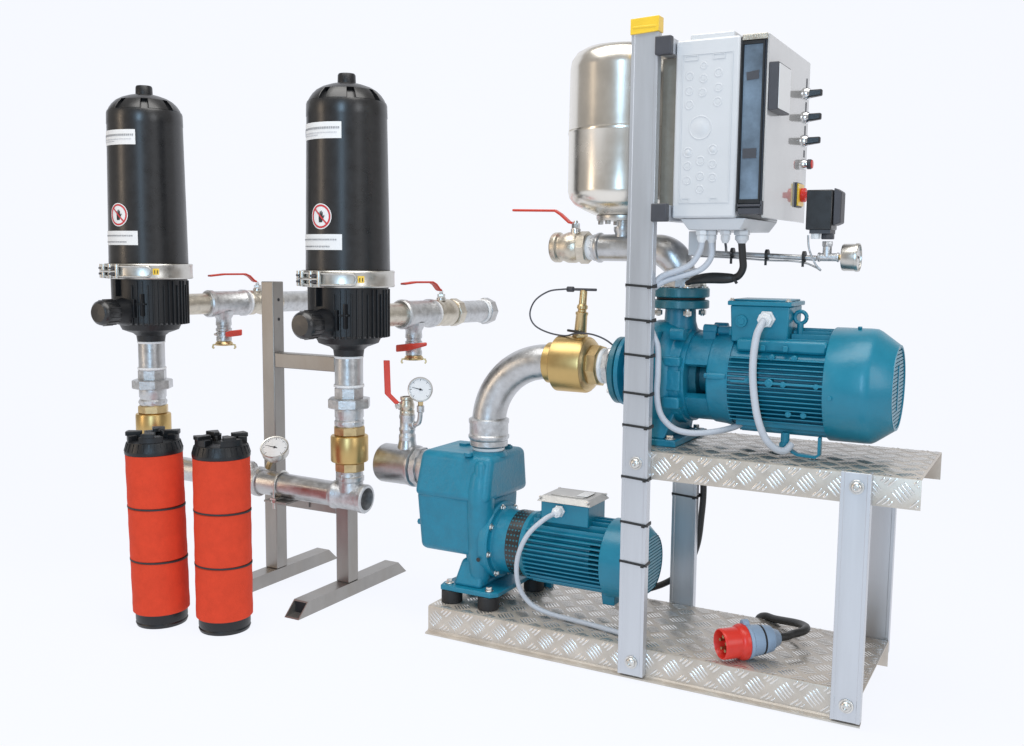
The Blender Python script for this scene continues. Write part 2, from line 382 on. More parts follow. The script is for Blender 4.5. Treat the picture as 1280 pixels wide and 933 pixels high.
g = G(); g.box((.3582, .014, 1.579), (.3600, .131, 1.691)); g.obj('display_face', WHITE, dsp, bevel=.0006)
for k, z in enumerate((1.673, 1.606, 1.539)):
    g = G(); g.lathe((.333, .425, z), X, [(0, .018), (.006, .018), (.009, .016), (.011, .0155), (.012, .011)], 24); s_ = g.obj('selector_switch', COLLAR, cab)
    g = G(); g.hexa([(.338, .410, z-.012), (.378, .415, z-.0075), (.378, .433, z-.0075), (.338, .438, z-.012), (.338, .410, z+.009), (.378, .415, z+.0105), (.378, .433, z+.0105), (.338, .438, z+.009)])
    g.obj('knob', BLACKR, s_, bevel=.003)
    g = G(); g.box((.333, .422, z+.018), (.3345, .428, z+.043)); g.obj('switch_plate', DGREY, s_)
g = G(); g.lathe((.333, .425, 1.472), X, [(0, .015), (.006, .015), (.009, .013), (.013, .013)], 24); s_ = g.obj('push_button', COLLAR, cab)
g = G(); g.cyl((.344, .425, 1.472), X, .012, .0145, 24); g.obj('button_cap', DGREY, s_)
g = G(); g.cyl((.356, .425, 1.472), X, .003, .0125, 24); g.obj('button_face', REDP, s_)
g = G(); g.box((.333, .422, 1.492), (.3345, .428, 1.512)); g.obj('switch_plate', DGREY, s_)
g = G(); g.box((.333, .330, 1.345), (.339, .400, 1.415)); ms = g.obj('main_switch', DGREY, cab, bevel=.002)
g = G(); g.box((.3392, .333, 1.349), (.344, .397, 1.411)); g.obj('yellow_plate', YEL, ms, bevel=.001)
g = G(); g.cyl((.344, .365, 1.380), X, .014, .020, 24); g.box((.356, .350, 1.372), (.372, .380, 1.388)); g.obj('red_knob', REDP, ms, bevel=.002)
# cable glands under the cabinet
def gland(x, y, zt, r, m=GREYP, h=.034):
    g = G(); g.hexn((x, y, zt-h*.35), Z, h*.35, r*1.15, seg=6); g.hexn((x, y, zt-h*.75), Z, h*.38, r, seg=8); g.lathe((x, y, zt-h), Z, [(0, r*.55), (h*.25, r*.85)], 20)
    return g.obj('cable_gland', m, cab)
gland(.158, .045, 1.2715, .014, WHITE); gland(.182, .055, 1.2715, .014); gland(.222, .05, 1.2715, .013); gland(.258, .08, 1.2715, .019)
g = G(); g.box((.095, .12, 1.205), (.170, .135, 1.2715)); g.obj('terminal_cover', GREYP, cab, bevel=.002)

# ------------------------------------------------------------------ generic fittings
def tee_beads(g, o, ax, L, r, b=.006, bl=.014):
    g.lathe(o, ax, [(0, r*.78), (0, r+b*.7), (bl*.25, r+b), (bl*.75, r+b), (bl, r), (L-bl, r), (L-bl*.75, r+b), (L-bl*.25, r+b), (L, r+b*.7), (L, r*.78)], 36)
def dial_gauge(name, label, c, ax, r, depth, parent=None, stem=None, rot=0., group=None):
    """round gauge: c = centre of the dial, ax = viewing side normal"""
    t = thing(name, label, 'gauge', c, group) if parent is None else parent
    a = Vector(ax).normalized(); c = Vector(c)
    g = G(); g.lathe(c-a*depth, a, [(0, r*.55), (0, r*.94), (.003, r*.98), (depth-.007, r*.98), (depth-.006, r*1.03), (depth+.001, r*1.035), (depth+.003, r*1.0), (depth+.002, r*.93), (depth-.001, r*.92)], 40, cap=False)
    g.lathe(c-a*depth, a, [(0, 0.0001), (0, r*.6)], 40, cap=False)
    cs = g.obj('gauge_case', STEELB, t)
    g = G(); g.cyl(c-a*.004, a, .003, r*.93, 40); g.obj('dial', DIAL, t)
    u = Vector((0, 0, 1)); u = (u-a*u.dot(a)).normalized(); v = u.cross(a)*1.0
    g = G(); q = c-a*.0008
    for k in range(31):
        th = math.radians(225-270*k/30)+rot; e = v*-math.cos(th)*-1+u*math.sin(th)
        L = .80 if k % 5 else .70
        g.strip([q+e*r*L, q+e*r*.87], r*.022 if k % 5 else r*.035, .0003, e.cross(a))
    g.obj('dial_marks', BLKS, t)
    g = G(); th = math.radians(165)+rot; e = v*math.cos(th)+u*math.sin(th)
    g.strip([q-e*r*.2+a*.0006, q+a*.0006, q+e*r*.72+a*.0006], [r*.07, r*.07, r*.02], .0006, e.cross(a)); g.cyl(q, a, .002, r*.09, 16)
    g.obj('needle', BLKS, t)
    if stem:
        s = Vector(stem); g = G(); d = (s-c+a*depth*.5); o = c-a*depth*.5
        g.hexn(o+d.normalized()*r*.85, d, d.length-r*.85, r*.22); g.obj('stem', BRASSV, t)
    return t
def lever_valve(name, label, o, ax, L, r, stem_dir, lever, group=None, hexa=True, m=PALEV, sr=.010, lw=.016, stem_at=.5, stem_len=.03, wd=None):
    """ball valve: body from o along ax, lever is a list of points starting at the stem top"""
    t = thing(name, label, 'valve', o, group); a = Vector(ax).normalized(); o = Vector(o)
    g = G(); g.lathe(o, a, [(0, r*.72), (0, r*1.0), (L*.04, r*1.06), (L*.16, r*1.06), (L*.2, r*.92), (L*.3, r*.96), (L*.42, r*1.08), (L*.62, r*1.08), (L*.72, r*.96), (L*.76, r*.92)], 36, cap=False)
    g.hexn(o+a*L*.74, a, L*.26, r*1.13, seg=8); g.cyl(o+a*L*.03, a, .002, r*.7, 24)
    g.obj('valve_body', m, t)
    sd = Vector(stem_dir).normalized(); b = o+a*L*stem_at+sd*r*.95
    g = G(); g.cyl(b, sd, stem_len*.5, sr*1.3, 18); g.hexn(b+sd*stem_len*.5, sd, stem_len*.5, sr*1.05); g.cyl(b+sd*stem_len, sd, stem_len*.25, sr*.55, 12)
    g.obj('valve_stem', ZINC, t)
    P = [Vector(p) for p in lever]
    if wd is None:
        wd = (P[1]-P[0]).cross(sd)
        if wd.length < 1e-6: wd = (P[-1]-P[0]).cross(sd)
    k = len(P)
    g = G(); g.strip(P, lw*.85, .0028, wd); g.obj('lever', ZINC, t, bevel=.0006)
    i0 = 1 if k > 2 else 0
    P2 = [P[i0]+(P[i0+1]-P[i0])*.0]+P[i0+1:]
    if k > 2: P2 = [P[0]+(P[1]-P[0])*.45]+P[1:]
    g = G(); g.strip(P2, lw, .0072, wd); g.obj('lever_grip', REDH, t, bevel=.0022)
    return t

# ------------------------------------------------------------------ upper pump
up = thing('upper_pump', 'large blue centrifugal pump with finned motor standing on the upper shelf', 'pump', (.25, .21, .663))
ax0 = (0, .21, .86)
g = G()   # volute casing
g.lathe((-.063, .21, .86), X, [(0, .10), (.006, .128), (.02, .146), (.045, .156), (.085, .158), (.115, .150), (.135, .130), (.140, .10)], 48)
g.lathe((.046, .21, .93), Z, [(0, .060), (.05, .056), (.085, .046), (.122, .044)], 32)
g.lathe((.020, .21, .86), X, [(.03, .138), (.05, .142), (.07, .138), (.075, .12)], 48)
vol = g.obj('volute_casing', BLUEC, up)
g = G(); g.lathe((-.121, .21, .86), X, [(0, .06), (0, .100), (.003, .104), (.015, .104), (.018, .098), (.02, .070), (.04, .064), (.07, .085)], 48); g.obj('suction_neck', BLUEC, vol)
g = G(); g.lathe((-.144, .21, .86), X, [(0, .045), (0, .096), (.004, .1005), (.018, .1005), (.020, .098)], 48); fl = g.obj('suction_flange', BLUED, up)
for k in range(4):
    a = PI/4+PI/2*k; bolt('flange_bolt', (-.144, .21+.083*math.cos(a), .86+.083*math.sin(a)), (-1, 0, 0), .008, .008, fl)
# discharge flange pair (lower half belongs to the pump)
g = G(); g.lathe((.046, .21, 1.052), Z, [(0, .05), (0, .077), (.003, .082), (.022, .082), (.025, .079), (.0255, .05)], 48); dfl = g.obj('discharge_flange', BLUED, up)
# volute ribs, bosses, cover bolts seen on the front
for k in range(10):
    a = 2*PI*k/10+.2
    g = G(); g.cyl((.046, .21+.128*math.cos(a), .86+.128*math.sin(a)), X, .036, .014, 16); g.hexn((.083, .21+.128*math.cos(a), .86+.128*math.sin(a)), X, .009, .009)
    g.obj('casing_boss', BLUEC, vol)
# lantern (bracket with windows)
gl = G()
gl.shell((0, .21, .86), X, .088, .105, .085, .132, 0, 2*PI-1e-4, 56)
gl.lathe((0, .21, .86), X, [(.168, .060), (.168, .126), (.172, .130), (.205, .133), (.222, .137), (.232, .137), (.232, .06)], 56, cap=False)
uu, vv, aa = gl.frame(X)
def ang_of(dy, dz):
    e = Vector((0, dy, dz)).normalized(); return math.atan2(e.dot(vv), e.dot(uu))
aw0, aw1 = ang_of(-1, .36), ang_of(-1, -.46)
lo, hi = min(aw0, aw1), max(aw0, aw1)
if hi-lo > PI: lo, hi = hi, lo+2*PI
opp = PI
gl.shell((0, .21, .86), X, .100, .172, .100, .126, hi, lo+opp, 28); gl.shell((0, .21, .86), X, .100, .172, .100, .126, hi+opp, lo+2*PI, 28)
lan = gl.obj('lantern', BLUEC, up)
g = G(); g.cyl((.09, .21, .86), X, .11, .028, 24); g.cyl((.09, .21, .86), X, .035, .085, 30); g.cyl((.115, .21, .86), X, .03, .05, 24); g.obj('shaft_coupling', BLUED, up)
for dy, dz, r in ((-.128, .015, .011), (-.04, .135, .013)):
    g = G(); g.cyl((.175, .21+dy, .86+dz), X, .052, r, 16); g.hexn((.165, .21+dy, .86+dz), X, .010, r*.7); g.obj('lantern_bolt', BLUEC, lan)
for dy in (-.05, .05):
    g = G(); g.cyl((.135, .21+dy, .999), X, .040, .013, 16); g.box((.135, .21+dy-.010, .96), (.172, .21+dy+.010, .999)); g.obj('flange_ear', BLUEC, lan, bevel=.003)
for x in (-.028, .017):
    g = G(); g.hexa([(x, .060, .78), (x+.012, .060, .78), (x+.012, .12, .78), (x, .12, .78), (x, .075, .99), (x+.012, .075, .99), (x+.012, .13, .99), (x, .13, .99)]); g.obj('casing_rib', BLUEC, vol, bevel=.004)
g = G(); g.box((.045, .066, .895), (.098, .11, .922)); g.obj('casing_pad', BLUEC, vol, bevel=.005)
g = G(); g.box((.045, .066, .775), (.098, .11, .808)); g.obj('casing_pad', BLUEC, vol, bevel=.005)
g = G(); g.box((.055, .070, .825), (.098, .10, .885)); g.obj('casing_pad', BLUEC, vol, bevel=.005)
g = G(); g.cyl((.06, .10, .985), X, .04, .018, 20); g.obj('casing_pad', BLUEC, vol)
# pump foot
g = G(); g.hexa([(-.02, .075, .664), (.088, .075, .664), (.088, .345, .664), (-.02, .345, .664), (-.02, .075, .684), (.088, .075, .684), (.088, .345, .684), (-.02, .345, .684)])
g.hexa([(-.005, .085, .684), (.05, .085, .684), (.05, .335, .684), (-.005, .335, .684), (.0, .12, .76), (.07, .12, .76), (.07, .30, .76), (.0, .30, .76)])
ft = g.obj('pump_foot', BLUEC, up, bevel=.004)
bolt('foot_bolt', (.066, .094, .684), Z, .010, .009, ft); bolt('foot_bolt', (.066, .325, .684), Z, .010, .009, ft)
# motor
g = G(); g.lathe((.225, .21, .86), X, [(0, .115), (0, .132), (.010, .131), (.016, .128), (.245, .128), (.262, .13), (.28, .13)], 56); mb = g.obj('motor_body', BLUE, up)
for sgn in (-1, 1):
    for k in range(15):
        z = .86-.098+.1715*k/14-.004; yy = math.sqrt(.128**2-(z-.86)**2)
        out = .150 if abs(z-.86) > .03 else .150
        y1 = math.sqrt(out**2-(z-.86)**2)
        g = G(); g.box((.234, .21+sgn*min(yy-.012, y1), z-.0018), (.493, .21+sgn*max(yy-.012, y1), z+.0018)); g.obj('cooling_fin', BLUE, mb, bevel=.001)
for k in range(9):
    y = .21-.085+.17*k/8; zz = .86+math.sqrt(.128**2-(y-.21)**2); z1 = .86+math.sqrt(.150**2-(y-.21)**2)
    g = G(); g.box((.385 if k > 0 else .246, y-.0018, zz-.012), (.493, y+.0018, z1)); g.obj('cooling_fin', BLUE, mb, bevel=.001)
    z0 = .86-math.sqrt(.128**2-(y-.21)**2); z2 = .86-math.sqrt(.148**2-(y-.21)**2)
    g = G(); g.box((.246, y-.0018, z2), (.493, y+.0018, z0+.012)); g.obj('cooling_fin', BLUE, mb, bevel=.001)
g = G(); g.box((.246, .100, .945), (.489, .14, .980)); g.obj('frame_pad', BLUE, mb, bevel=.008)
for x in (.315, .375): g = G(); g.box((x, .0915, .950), (x+.014, .10, .966)); g.obj('frame_lug', BLUE, mb, bevel=.002)
for x, z, r in ((.292, .871, .008), (.350, .868, .011), (.388, .866, .008), (.474, .866, .007), (.31, .785, .008), (.40, .785, .008), (.44, .785, .008), (.35, .935, .008), (.41, .935, .008)):
    g = G(); yb_ = .21-math.sqrt(.150**2-(z-.86)**2); g.cyl((x, yb_+.012, z), (0, -1, 0), .016, r, 16); g.cyl((x, yb_-.003, z), (0, -1, 0), .004, r*.45, 12); g.obj('boss', BLUE, mb)
g = G(); g.box((.246, .056, .8645), (.493, .075, .8705)); g.obj('side_rail', BLUE, mb, bevel=.001)
g = G(); g.lathe((.490, .21, .86), X, [(.0, .135), (0, .1535), (.002, .155), (.092, .155), (.108, .154), (.118, .149), (.164, .116), (.167, .113)], 64, cap=False)
hood = g.obj('fan_cowl', BLUE, up)
g = G(); g.cyl((.6475, .21, .86), X, .003, .114, 48); g.obj('grille_back', BLUED, hood)
for k in range(22):
    z = .86-.105+.210*k/21; hw = math.sqrt(max(.113**2-(z-.86)**2, 0))
    g = G(); g.box((.6510, .21-hw, z-.0039), (.6548, .21+hw, z+.0039)); g.obj('grille_slat', BLUE, hood, bevel=.0008)
g = G(); g.box((.6549, .203, .80), (.6568, .217, .92)); g.shell((0, .21, .86), X, .650, .6575, .108, .1145, 0, 2*PI-1e-4, 48); g.obj('grille_ring', BLUE, hood)
for a in (1.2, 3.28): g = G(); g.cyl((.51, .21+.1545*math.cos(a), .86+.1545*math.sin(a)), (0, math.cos(a), math.sin(a)), .004, .006, 12); g.obj('cowl_screw', BLUE, hood)
g = G(); g.hexn((.555, .19, 1.014), (0, -.1, .99), .006, .006); g.obj('cowl_screw', BLUE, hood)
# terminal box
g = G(); g.hexa([(.226, .12, .97), (.380, .12, .97), (.380, .26, .97), (.226, .26, .97), (.222, .115, 1.070), (.384, .115, 1.070), (.384, .26, 1.070), (.222, .26, 1.070)])
tb = g.obj('terminal_box', BLUE, up, bevel=.004)
g = G(); g.box((.216, .108, 1.070), (.390, .268, 1.082)); g.box((.226, .12, 1.082), (.380, .256, 1.087)); g.obj('terminal_lid', BLUE, tb, bevel=.003)
for x in (.226, .380): bolt('lid_screw', (x, .118, 1.083), Z, .006, .005, tb)
g = G(); g.lathe((.254, .115, 1.027), (0, -1, 0), [(0, .017), (.003, .016), (.003, .010), (.0045, .009)], 24); g.obj('blanking_plug', BLUE, tb)
g = G(); g.box((.216, .125, .985), (.226, .16, 1.005)); g.obj('box_lug', BLUE, tb, bevel=.004)
g = G(); g.hexn((.325, .115, 1.035), (0, -1, 0), .012, .024); g.hexn((.325, .103, 1.035), (0, -1, -.1), .018, .0205, seg=8); g.lathe((.325, .085, 1.033), (0, -1, -.15), [(0, .014), (.010, .012), (.010, .008), (.004, .008)], 20); g.obj('cable_gland', WHITE, tb)
g = G(); cpt = Vector((.402, .17, 1.040))
g.tube([cpt+Vector((math.cos(t)*.016, 0, math.sin(t)*.016)) for t in [2*PI*k/20 for k in range(21)]], .0055, 10, 1, cap=False); g.cyl((.402, .17, .99), Z, .034, .009, 16); g.obj('eye_bolt', BLUE, up)
# motor foot straps
g = G(); g.cyl((.385, .12, .700), Z, .03, .012, 12); g.hexn((.385, .12, .688), Z, .014, .016); g.strip([(.388, .12, .695), (.396, .12, .684), (.420, .12, .672), (.468, .12, .670), (.4775, .12, .677), (.4775, .12, .725)], .018, .008, Y); g.obj('motor_foot', BLUE, up, bevel=.001)

# ------------------------------------------------------------------ lower pump
lp = thing('lower_pump', 'self priming blue pump with boxy casing on rubber blocks on the lower shelf', 'pump', (-.45, .175, .092))
az = .290
def rbox(g, x0, x1, y0, y1, z0, z1, top=None, bot=None):
    """box whose top and bottom may be inset: (dx0, dx1, dy0, dy1)"""
    t = top or (0, 0, 0, 0); b = bot or (0, 0, 0, 0)
    g.hexa([(x0+b[0], y0+b[2], z0), (x1-b[1], y0+b[2], z0), (x1-b[1], y1-b[3], z0), (x0+b[0], y1-b[3], z0),
            (x0+t[0], y0+t[2], z1), (x1-t[1], y0+t[2], z1), (x1-t[1], y1-t[3], z1), (x0+t[0], y1-t[3], z1)])
g = G()
rbox(g, -.792, -.515, .058, .340, .425, .572, top=(.012, .0, .03, .02))
cas = g.obj('casing', BLUEC, lp, bevel=.022, bseg=4)
g = G(); rbox(g, -.788, -.570, .066, .325, .246, .445, bot=(.012, .0, .01, .03)); g.obj('casing_chamber', BLUEC, cas, bevel=.022, bseg=4)
g = G(); g.lathe((-.560, .100, .16), Z, [(0, .026), (.03, .034), (.22, .044), (.30, .044), (.345, .034), (.375, .020), (.385, .0)], 32); g.lathe((-.553, .092, .50), Z, [(0, .024), (.045, .022), (.055, .014)], 24); g.obj('casing_column', BLUEC, cas)
g = G(); rbox(g, -.620, -.525, .085, .29, .16, .44, bot=(.012, .01, .0, .01)); g.obj('casing_web', BLUEC, cas, bevel=.018, bseg=4)
g = G(); g.lathe((-.548, .175, az), X, [(0, .100), (.006, .122), (.03, .124), (.036, .120), (.038, .09)], 48); g.obj('cover_flange', BLUEC, cas)
g = G(); g.lathe((-.548, .175, az), X, [(.036, .108), (.044, .110), (.050, .102), (.080, .100), (.095, .102)], 48); br = g.obj('bearing_bracket', BLUEC, lp)
for k in range(8):
    a = 2*PI*k/8+.2; bolt('cover_bolt', (-.511, .175+.112*math.cos(a), az+.112*math.sin(a)), X, .0075, .007, cas)
g = G(); g.cyl((-.540, .0535, az-.04), (0, -1, 0), .002, .007, 12); g.obj('bracket_hole', BLKS, br)
g = G(); g.lathe((-.456, .175, az), X, [(0, .096), (0, .1045), (.048, .1045), (.048, .096)], 48); gd = g.obj('coupling_guard', BLACK, lp)
g = G()
for k in range(40):
    a = 2*PI*k/40
    for q in range(4):
        e = Vector((0, math.cos(a), math.sin(a))); g.lathe(Vector((-.450+.0112*q, .175, az))+e*.1042, e, [(0, .0034), (.0006, .0032)], 6)
g.obj('guard_holes', BLUED, gd, stuff=True)
g = G(); g.lathe((-.408, .175, az), X, [(0, .09), (0, .106), (.014, .107), (.024, .098), (.22, .098), (.235, .10)], 48); lm = g.obj('motor_body', BLUE, lp)
for sgn in (-1, 1):
    for k in range(12):
        z = az-.082+.154*k/11; yy = math.sqrt(.098**2-(z-az)**2); y1 = math.sqrt(.115**2-(z-az)**2)
        if sgn < 0: lo_, hi_ = .175-y1, .175-yy+.01
        else: lo_, hi_ = .175+yy-.01, .175+y1
        g = G(); g.box((-.390, lo_, z-.0022), (-.128, hi_, z+.0022)); g.obj('cooling_fin', BLUE, lm, bevel=.001)
for k in range(8):
    y = .175-.075+.15*k/7
    z0 = az+math.sqrt(.098**2-(y-.175)**2); z1 = az+math.sqrt(.115**2-(y-.175)**2)
    g = G(); g.box((-.380, y-.0018, z0-.01), (-.128, y+.0018, z1)); g.obj('cooling_fin', BLUE, lm, bevel=.001)
    z0 = az-math.sqrt(.098**2-(y-.175)**2); z1 = az-math.sqrt(.112**2-(y-.175)**2)
    g = G(); g.box((-.380, y-.0018, z1), (-.128, y+.0018, z0+.01)); g.obj('cooling_fin', BLUE, lm, bevel=.001)
g = G(); g.lathe((-.132, .175, az), X, [(0, .105), (0, .1180), (.002, .1200), (.070, .1200), (.088, .117), (.120, .090), (.125, .085)], 56, cap=False); lh = g.obj('fan_cowl', BLUE, lp)
g = G(); g.cyl((-.0145, .175, az), X, .003, .087, 40); g.obj('grille_back', BLUED, lh)
for k in range(17):
    z = az-.079+.158*k/16; hw = math.sqrt(.087**2-(z-az)**2)
    g = G(); g.box((-.0113, .175-hw, z-.0039), (-.0085, .175+hw, z+.0039)); g.obj('grille_slat', BLUE, lh, bevel=.0008)
g = G(); rbox(g, -.158, -.112, .14, .20, .146, .190, bot=(.004, .004, .004, .004)); g.obj('motor_foot', BLUE, lp, bevel=.003)
g = G(); g.box((-.350, .108, .385), (-.190, .235, .452)); tb = g.obj('terminal_box', BLUE, lp, bevel=.004)
g = G(); rbox(g, -.360, -.180, .098, .245, .4525, .470, top=(.014, .014, .016, .014)); g.box((-.325, .125, .470), (-.215, .220, .4725)); lid = g.obj('terminal_lid', LIDM, tb, bevel=.003)
for x, y in ((-.350, .104), (-.190, .104), (-.190, .238), (-.350, .238)): bolt('lid_screw', (x, y, .4625), Z, .005, .006, lid, washer=False)
g = G(); g.box((-.245, .140, .473), (-.210, .205, .4736)); g.obj('nameplate', PAPER, lid)
g = G(); g.hexn((-.285, .108, .428), (0, -1, 0), .010, .019); g.hexn((-.285, .098, .428), (-.1, -1, -.1), .016, .0165, seg=8); g.lathe((-.287, .083, .426), (-.2, -1, -.2), [(0, .012), (.008, .010)], 18); g.obj('cable_gland', WHITE, tb)
# feet and rubber blocks
g = G(); g.prism([(-.672, .040), (-.490, .040), (-.472, .062), (-.472, .285), (-.66, .285), (-.680, .075)], .136, .152); ft = g.obj('foot_plate', BLUEC, lp, bevel=.003)
g = G(); rbox(g, -.640, -.535, .06, .29, .150, .235, top=(.02, .01, .025, .02), bot=(0, 0, 0, 0)); g.obj('foot_web', BLUEC, ft, bevel=.012, bseg=3)
for x, y in ((-.655, .068), (-.505, .062)):
    bolt('foot_bolt', (x, y, .152), Z, .0095, .010, ft)
for x, y in ((-.648, .072), (-.512, .070), (-.60, .31), (-.475, .31)):
    g = G(); g.cyl((x, y, .0925), Z, .0435, .034, 28, ch=.003); g.obj('rubber_mount', RUBBER, lp)
g = G(); g.box((-.50, .27, .137), (-.435, .335, .152)); g.box((-.51, .35, .0925), (-.43, .37, .12)); g.obj('rear_bracket', BLUEC, lp, bevel=.002)
for x, y, z, r in ((-.70, .235, .568, .020), (-.60, .090, .568, .015)): g = G(); g.cyl((x, y, z), Z, .012, r, 24); g.obj('filler_plug', BLUEC, cas)
g = G(); g.hexn((-.555, .265, .566), Z, .014, .016); g.box((-.575, .262, .574), (-.545, .268, .584)); g.obj('vent_plug', BLUEC, cas)
g = G(); g.hexn((-.775, .10, .33), (-1, 0, 0), .020, .010); g.obj('drain_plug', BLUEC, cas)
g = G(); g.lathe((-.578, .175, .562), Z, [(0, .064), (.012, .058), (.016, .048)], 36); g.obj('outlet_boss', BLUEC, cas)

# ------------------------------------------------------------------ discharge bend and brass check valve
bend = thing('discharge_bend', 'large galvanised pipe bend rising from the lower pump to the brass check valve', 'pipe', (-.59, .18, .575))
g = G(); g.lathe((-.578, .180, .578), Z, [(0, .050), (.006, .0515), (.010, .0515), (.010, .055)], 36, cap=False); g.obj('thread_tape', SEAL, bend)
g = G(); g.lathe((-.578, .180, .590), Z, [(0, .05), (0, .058), (.004, .0625), (.020, .0625), (.024, .058)], 10); g.lathe((-.578, .180, .612), Z, [(0, .052), (.0, .0615), (.006, .066), (.014, .066), (.018, .0625), (.05, .0625), (.055, .065), (.066, .065), (.070, .058), (.071, .05)], 36)
g.obj('collar', CAST, bend)
arc = []; R_ = .205; c0 = Vector((-.578+R_, .18, .667))
for k in range(17):
    a = PI-PI/2*k/16; arc.append(c0+Vector((R_*math.cos(a), .015*k/16, R_*math.sin(a))))
arc += [Vector((-.36, .196, .871))]
g = G(); g.tube([(-.578, .18, .675-.03)]+arc, .0545, 36, 3); g.obj('elbow', GALV, bend)
bv = thing('brass_check_valve', 'big yellow brass spring check valve between pipe bend and pump flange', 'valve', (-.30, .20, .87))
O = (-.375, .20, .870)
g = G(); g.lathe(O, X, [(0, .048), (0, .060), (.003, .0635), (.027, .0635), (.029, .067), (.034, .083), (.037, .0862), (.132, .0862), (.138, .0830)], 48); g.obj('valve_body', BRASS, bv)
g = G(); g.lathe(O, X, [(.135, .083), (.146, .076), (.150, .066), (.151, .06)], 48); g.hexn((O[0]+.148, O[1], O[2]), X, .034, .064, rot=.2, seg=8); g.obj('valve_nut', BRASSV, bv)
g = G(); g.lathe(O, X, [(.180, .050), (.184, .0535), (.192, .0535), (.196, .050)], 36); g.lathe(O, X, [(.216, .050), (.220, .052), (.233, .052)], 36); g.obj('thread_tape', SEAL, bv)
g = G(); g.hexn((O[0]+.194, O[1], O[2]), X, .022, .0545, seg=8); g.cyl((O[0]+.18, O[1], O[2]), X, .052, .049, 32); g.obj('nipple', CAST, bv)
# vent coupling on top of the brass valve
cp = thing('vent_coupling', 'slim brass hose coupling with cross handle on top of the brass valve', 'coupling', (-.285, .20, .953))
G.SH = Vector((.018, 0, 0))
g = G(); g.hexn((-.288, .20, .950), Z, .012, .024, seg=6); g.lathe((-.288, .20, .960), (.07, 0, 1), [(0, .0195), (.06, .0175), (.064, .0195), (.070, .0195), (.073, .013), (.078, .013), (.082, .0165), (.09, .0165), (.095, .012), (.133, .0115), (.138, .009)], 28); g.obj('coupling_body', BRASSV, cp)
g = G(); g.tube([(-.325, .19, .9735), (-.288, .172, .972), (-.262, .175, .969)], .004, 8, 1); g.obj('clip', CABLEB, cp)
g = G(); g.cyl((-.318, .20, 1.099), X, .082, .0042, 12); g.cyl((-.334, .20, 1.099), X, .022, .0085, 12); g.obj('cross_handle', DGREY, cp)
lo = G(); lo.tube([(-.328, .19, 1.099), (-.345, .19, 1.0985), (-.392, .188, 1.091), (-.437, .186, 1.062), (-.455, .186, 1.02), (-.438, .186, .985), (-.390, .186, .964), (-.33, .182, .957), (-.29, .172, .9665), (-.235, .165, .967), (-.19, .17, .952), (-.158, .185, .925)], .0026, 8, 6)
tag(lo.obj('safety_cord', DGREY), 'thin dark safety cord looping left from the coupling and over the brass valve', 'cord')

G.SH = Vector((0, 0, 0))
# ------------------------------------------------------------------ upper manifold
mf = thing('upper_manifold', 'galvanised pipe tee and bend carrying the tank above the upper pump flange', 'pipe', (-.1, .21, 1.2))
g = G(); tee_beads(g, (-.220, .21, 1.226), X, .14, .040, .005, .014); g.lathe((-.140, .21, 1.222), Z, [(0, .03), (.045, .024), (.055, .028), (.066, .028), (.066, .02)], 28); g.obj('tee', GALV, mf)
g = G(); g.hexn((-.236, .21, 1.226), X, .02, .040, seg=8); g.obj('nipple', CAST, mf)
g = G(); g.lathe((-.252, .21, 1.226), X, [(0, .034), (.002, .0375), (.022, .0375), (.024, .034)], 32); g.obj('thread_tape', SEAL, mf)
arc = [(-.10, .21, 1.222)]+[Vector((-.045, .21, 1.135))+Vector((math.sin(a)*.092, 0, math.cos(a)*.088)) for a in [PI/2*k/10 for k in range(11)]]+[(.047, .21, 1.11)]
g = G(); g.tube(arc, lambda t: .038+.010*math.sin(min(1, t*1.15)*PI), 32, 3); g.obj('elbow', GALV, mf)
g = G(); g.lathe((.047, .21, 1.115), Z, [(0, .056), (.022, .056), (.026, .050), (.045, .049)], 8); g.lathe((.047, .21, 1.155), Z, [(0, .046), (.0, .050), (.012, .050), (.014, .045)], 32); g.obj('collar', CAST, mf)
g = G(); g.lathe((.046, .21, 1.085), Z, [(0, .05), (0, .079), (.003, .082), (.024, .082), (.027, .079), (.0275, .05)], 48); f2 = g.obj('counter_flange', BLUED, mf)
g = G(); g.cyl((.046, .21, 1.078), Z, .0065, .070, 40); g.obj('gasket', RUBBER, f2)
for k in range(4):
    a = PI/4+PI/2*k-.15; x, y = .046+.066*math.cos(a), .21+.066*math.sin(a)
    bolt('flange_bolt', (x, y, 1.1125), Z, .0105, .010, f2); g = G(); g.cyl((x, y, 1.03), Z, .03, .006, 12); g.hexn((x, y, 1.033), Z, .014, .0115); g.obj('flange_nut', ZINC, f2)
lever_valve('ball_valve', 'pale brass ball valve with long red lever at the left end of the upper manifold', (-.366, .21, 1.226), X, .118, .0435, Z,
            [(-.292, .21, 1.298), (-.316, .21, 1.302), (-.345, .21, 1.326), (-.365, .21, 1.338), (-.512, .21, 1.341)], sr=.012, lw=.020, stem_at=.60, stem_len=.032)
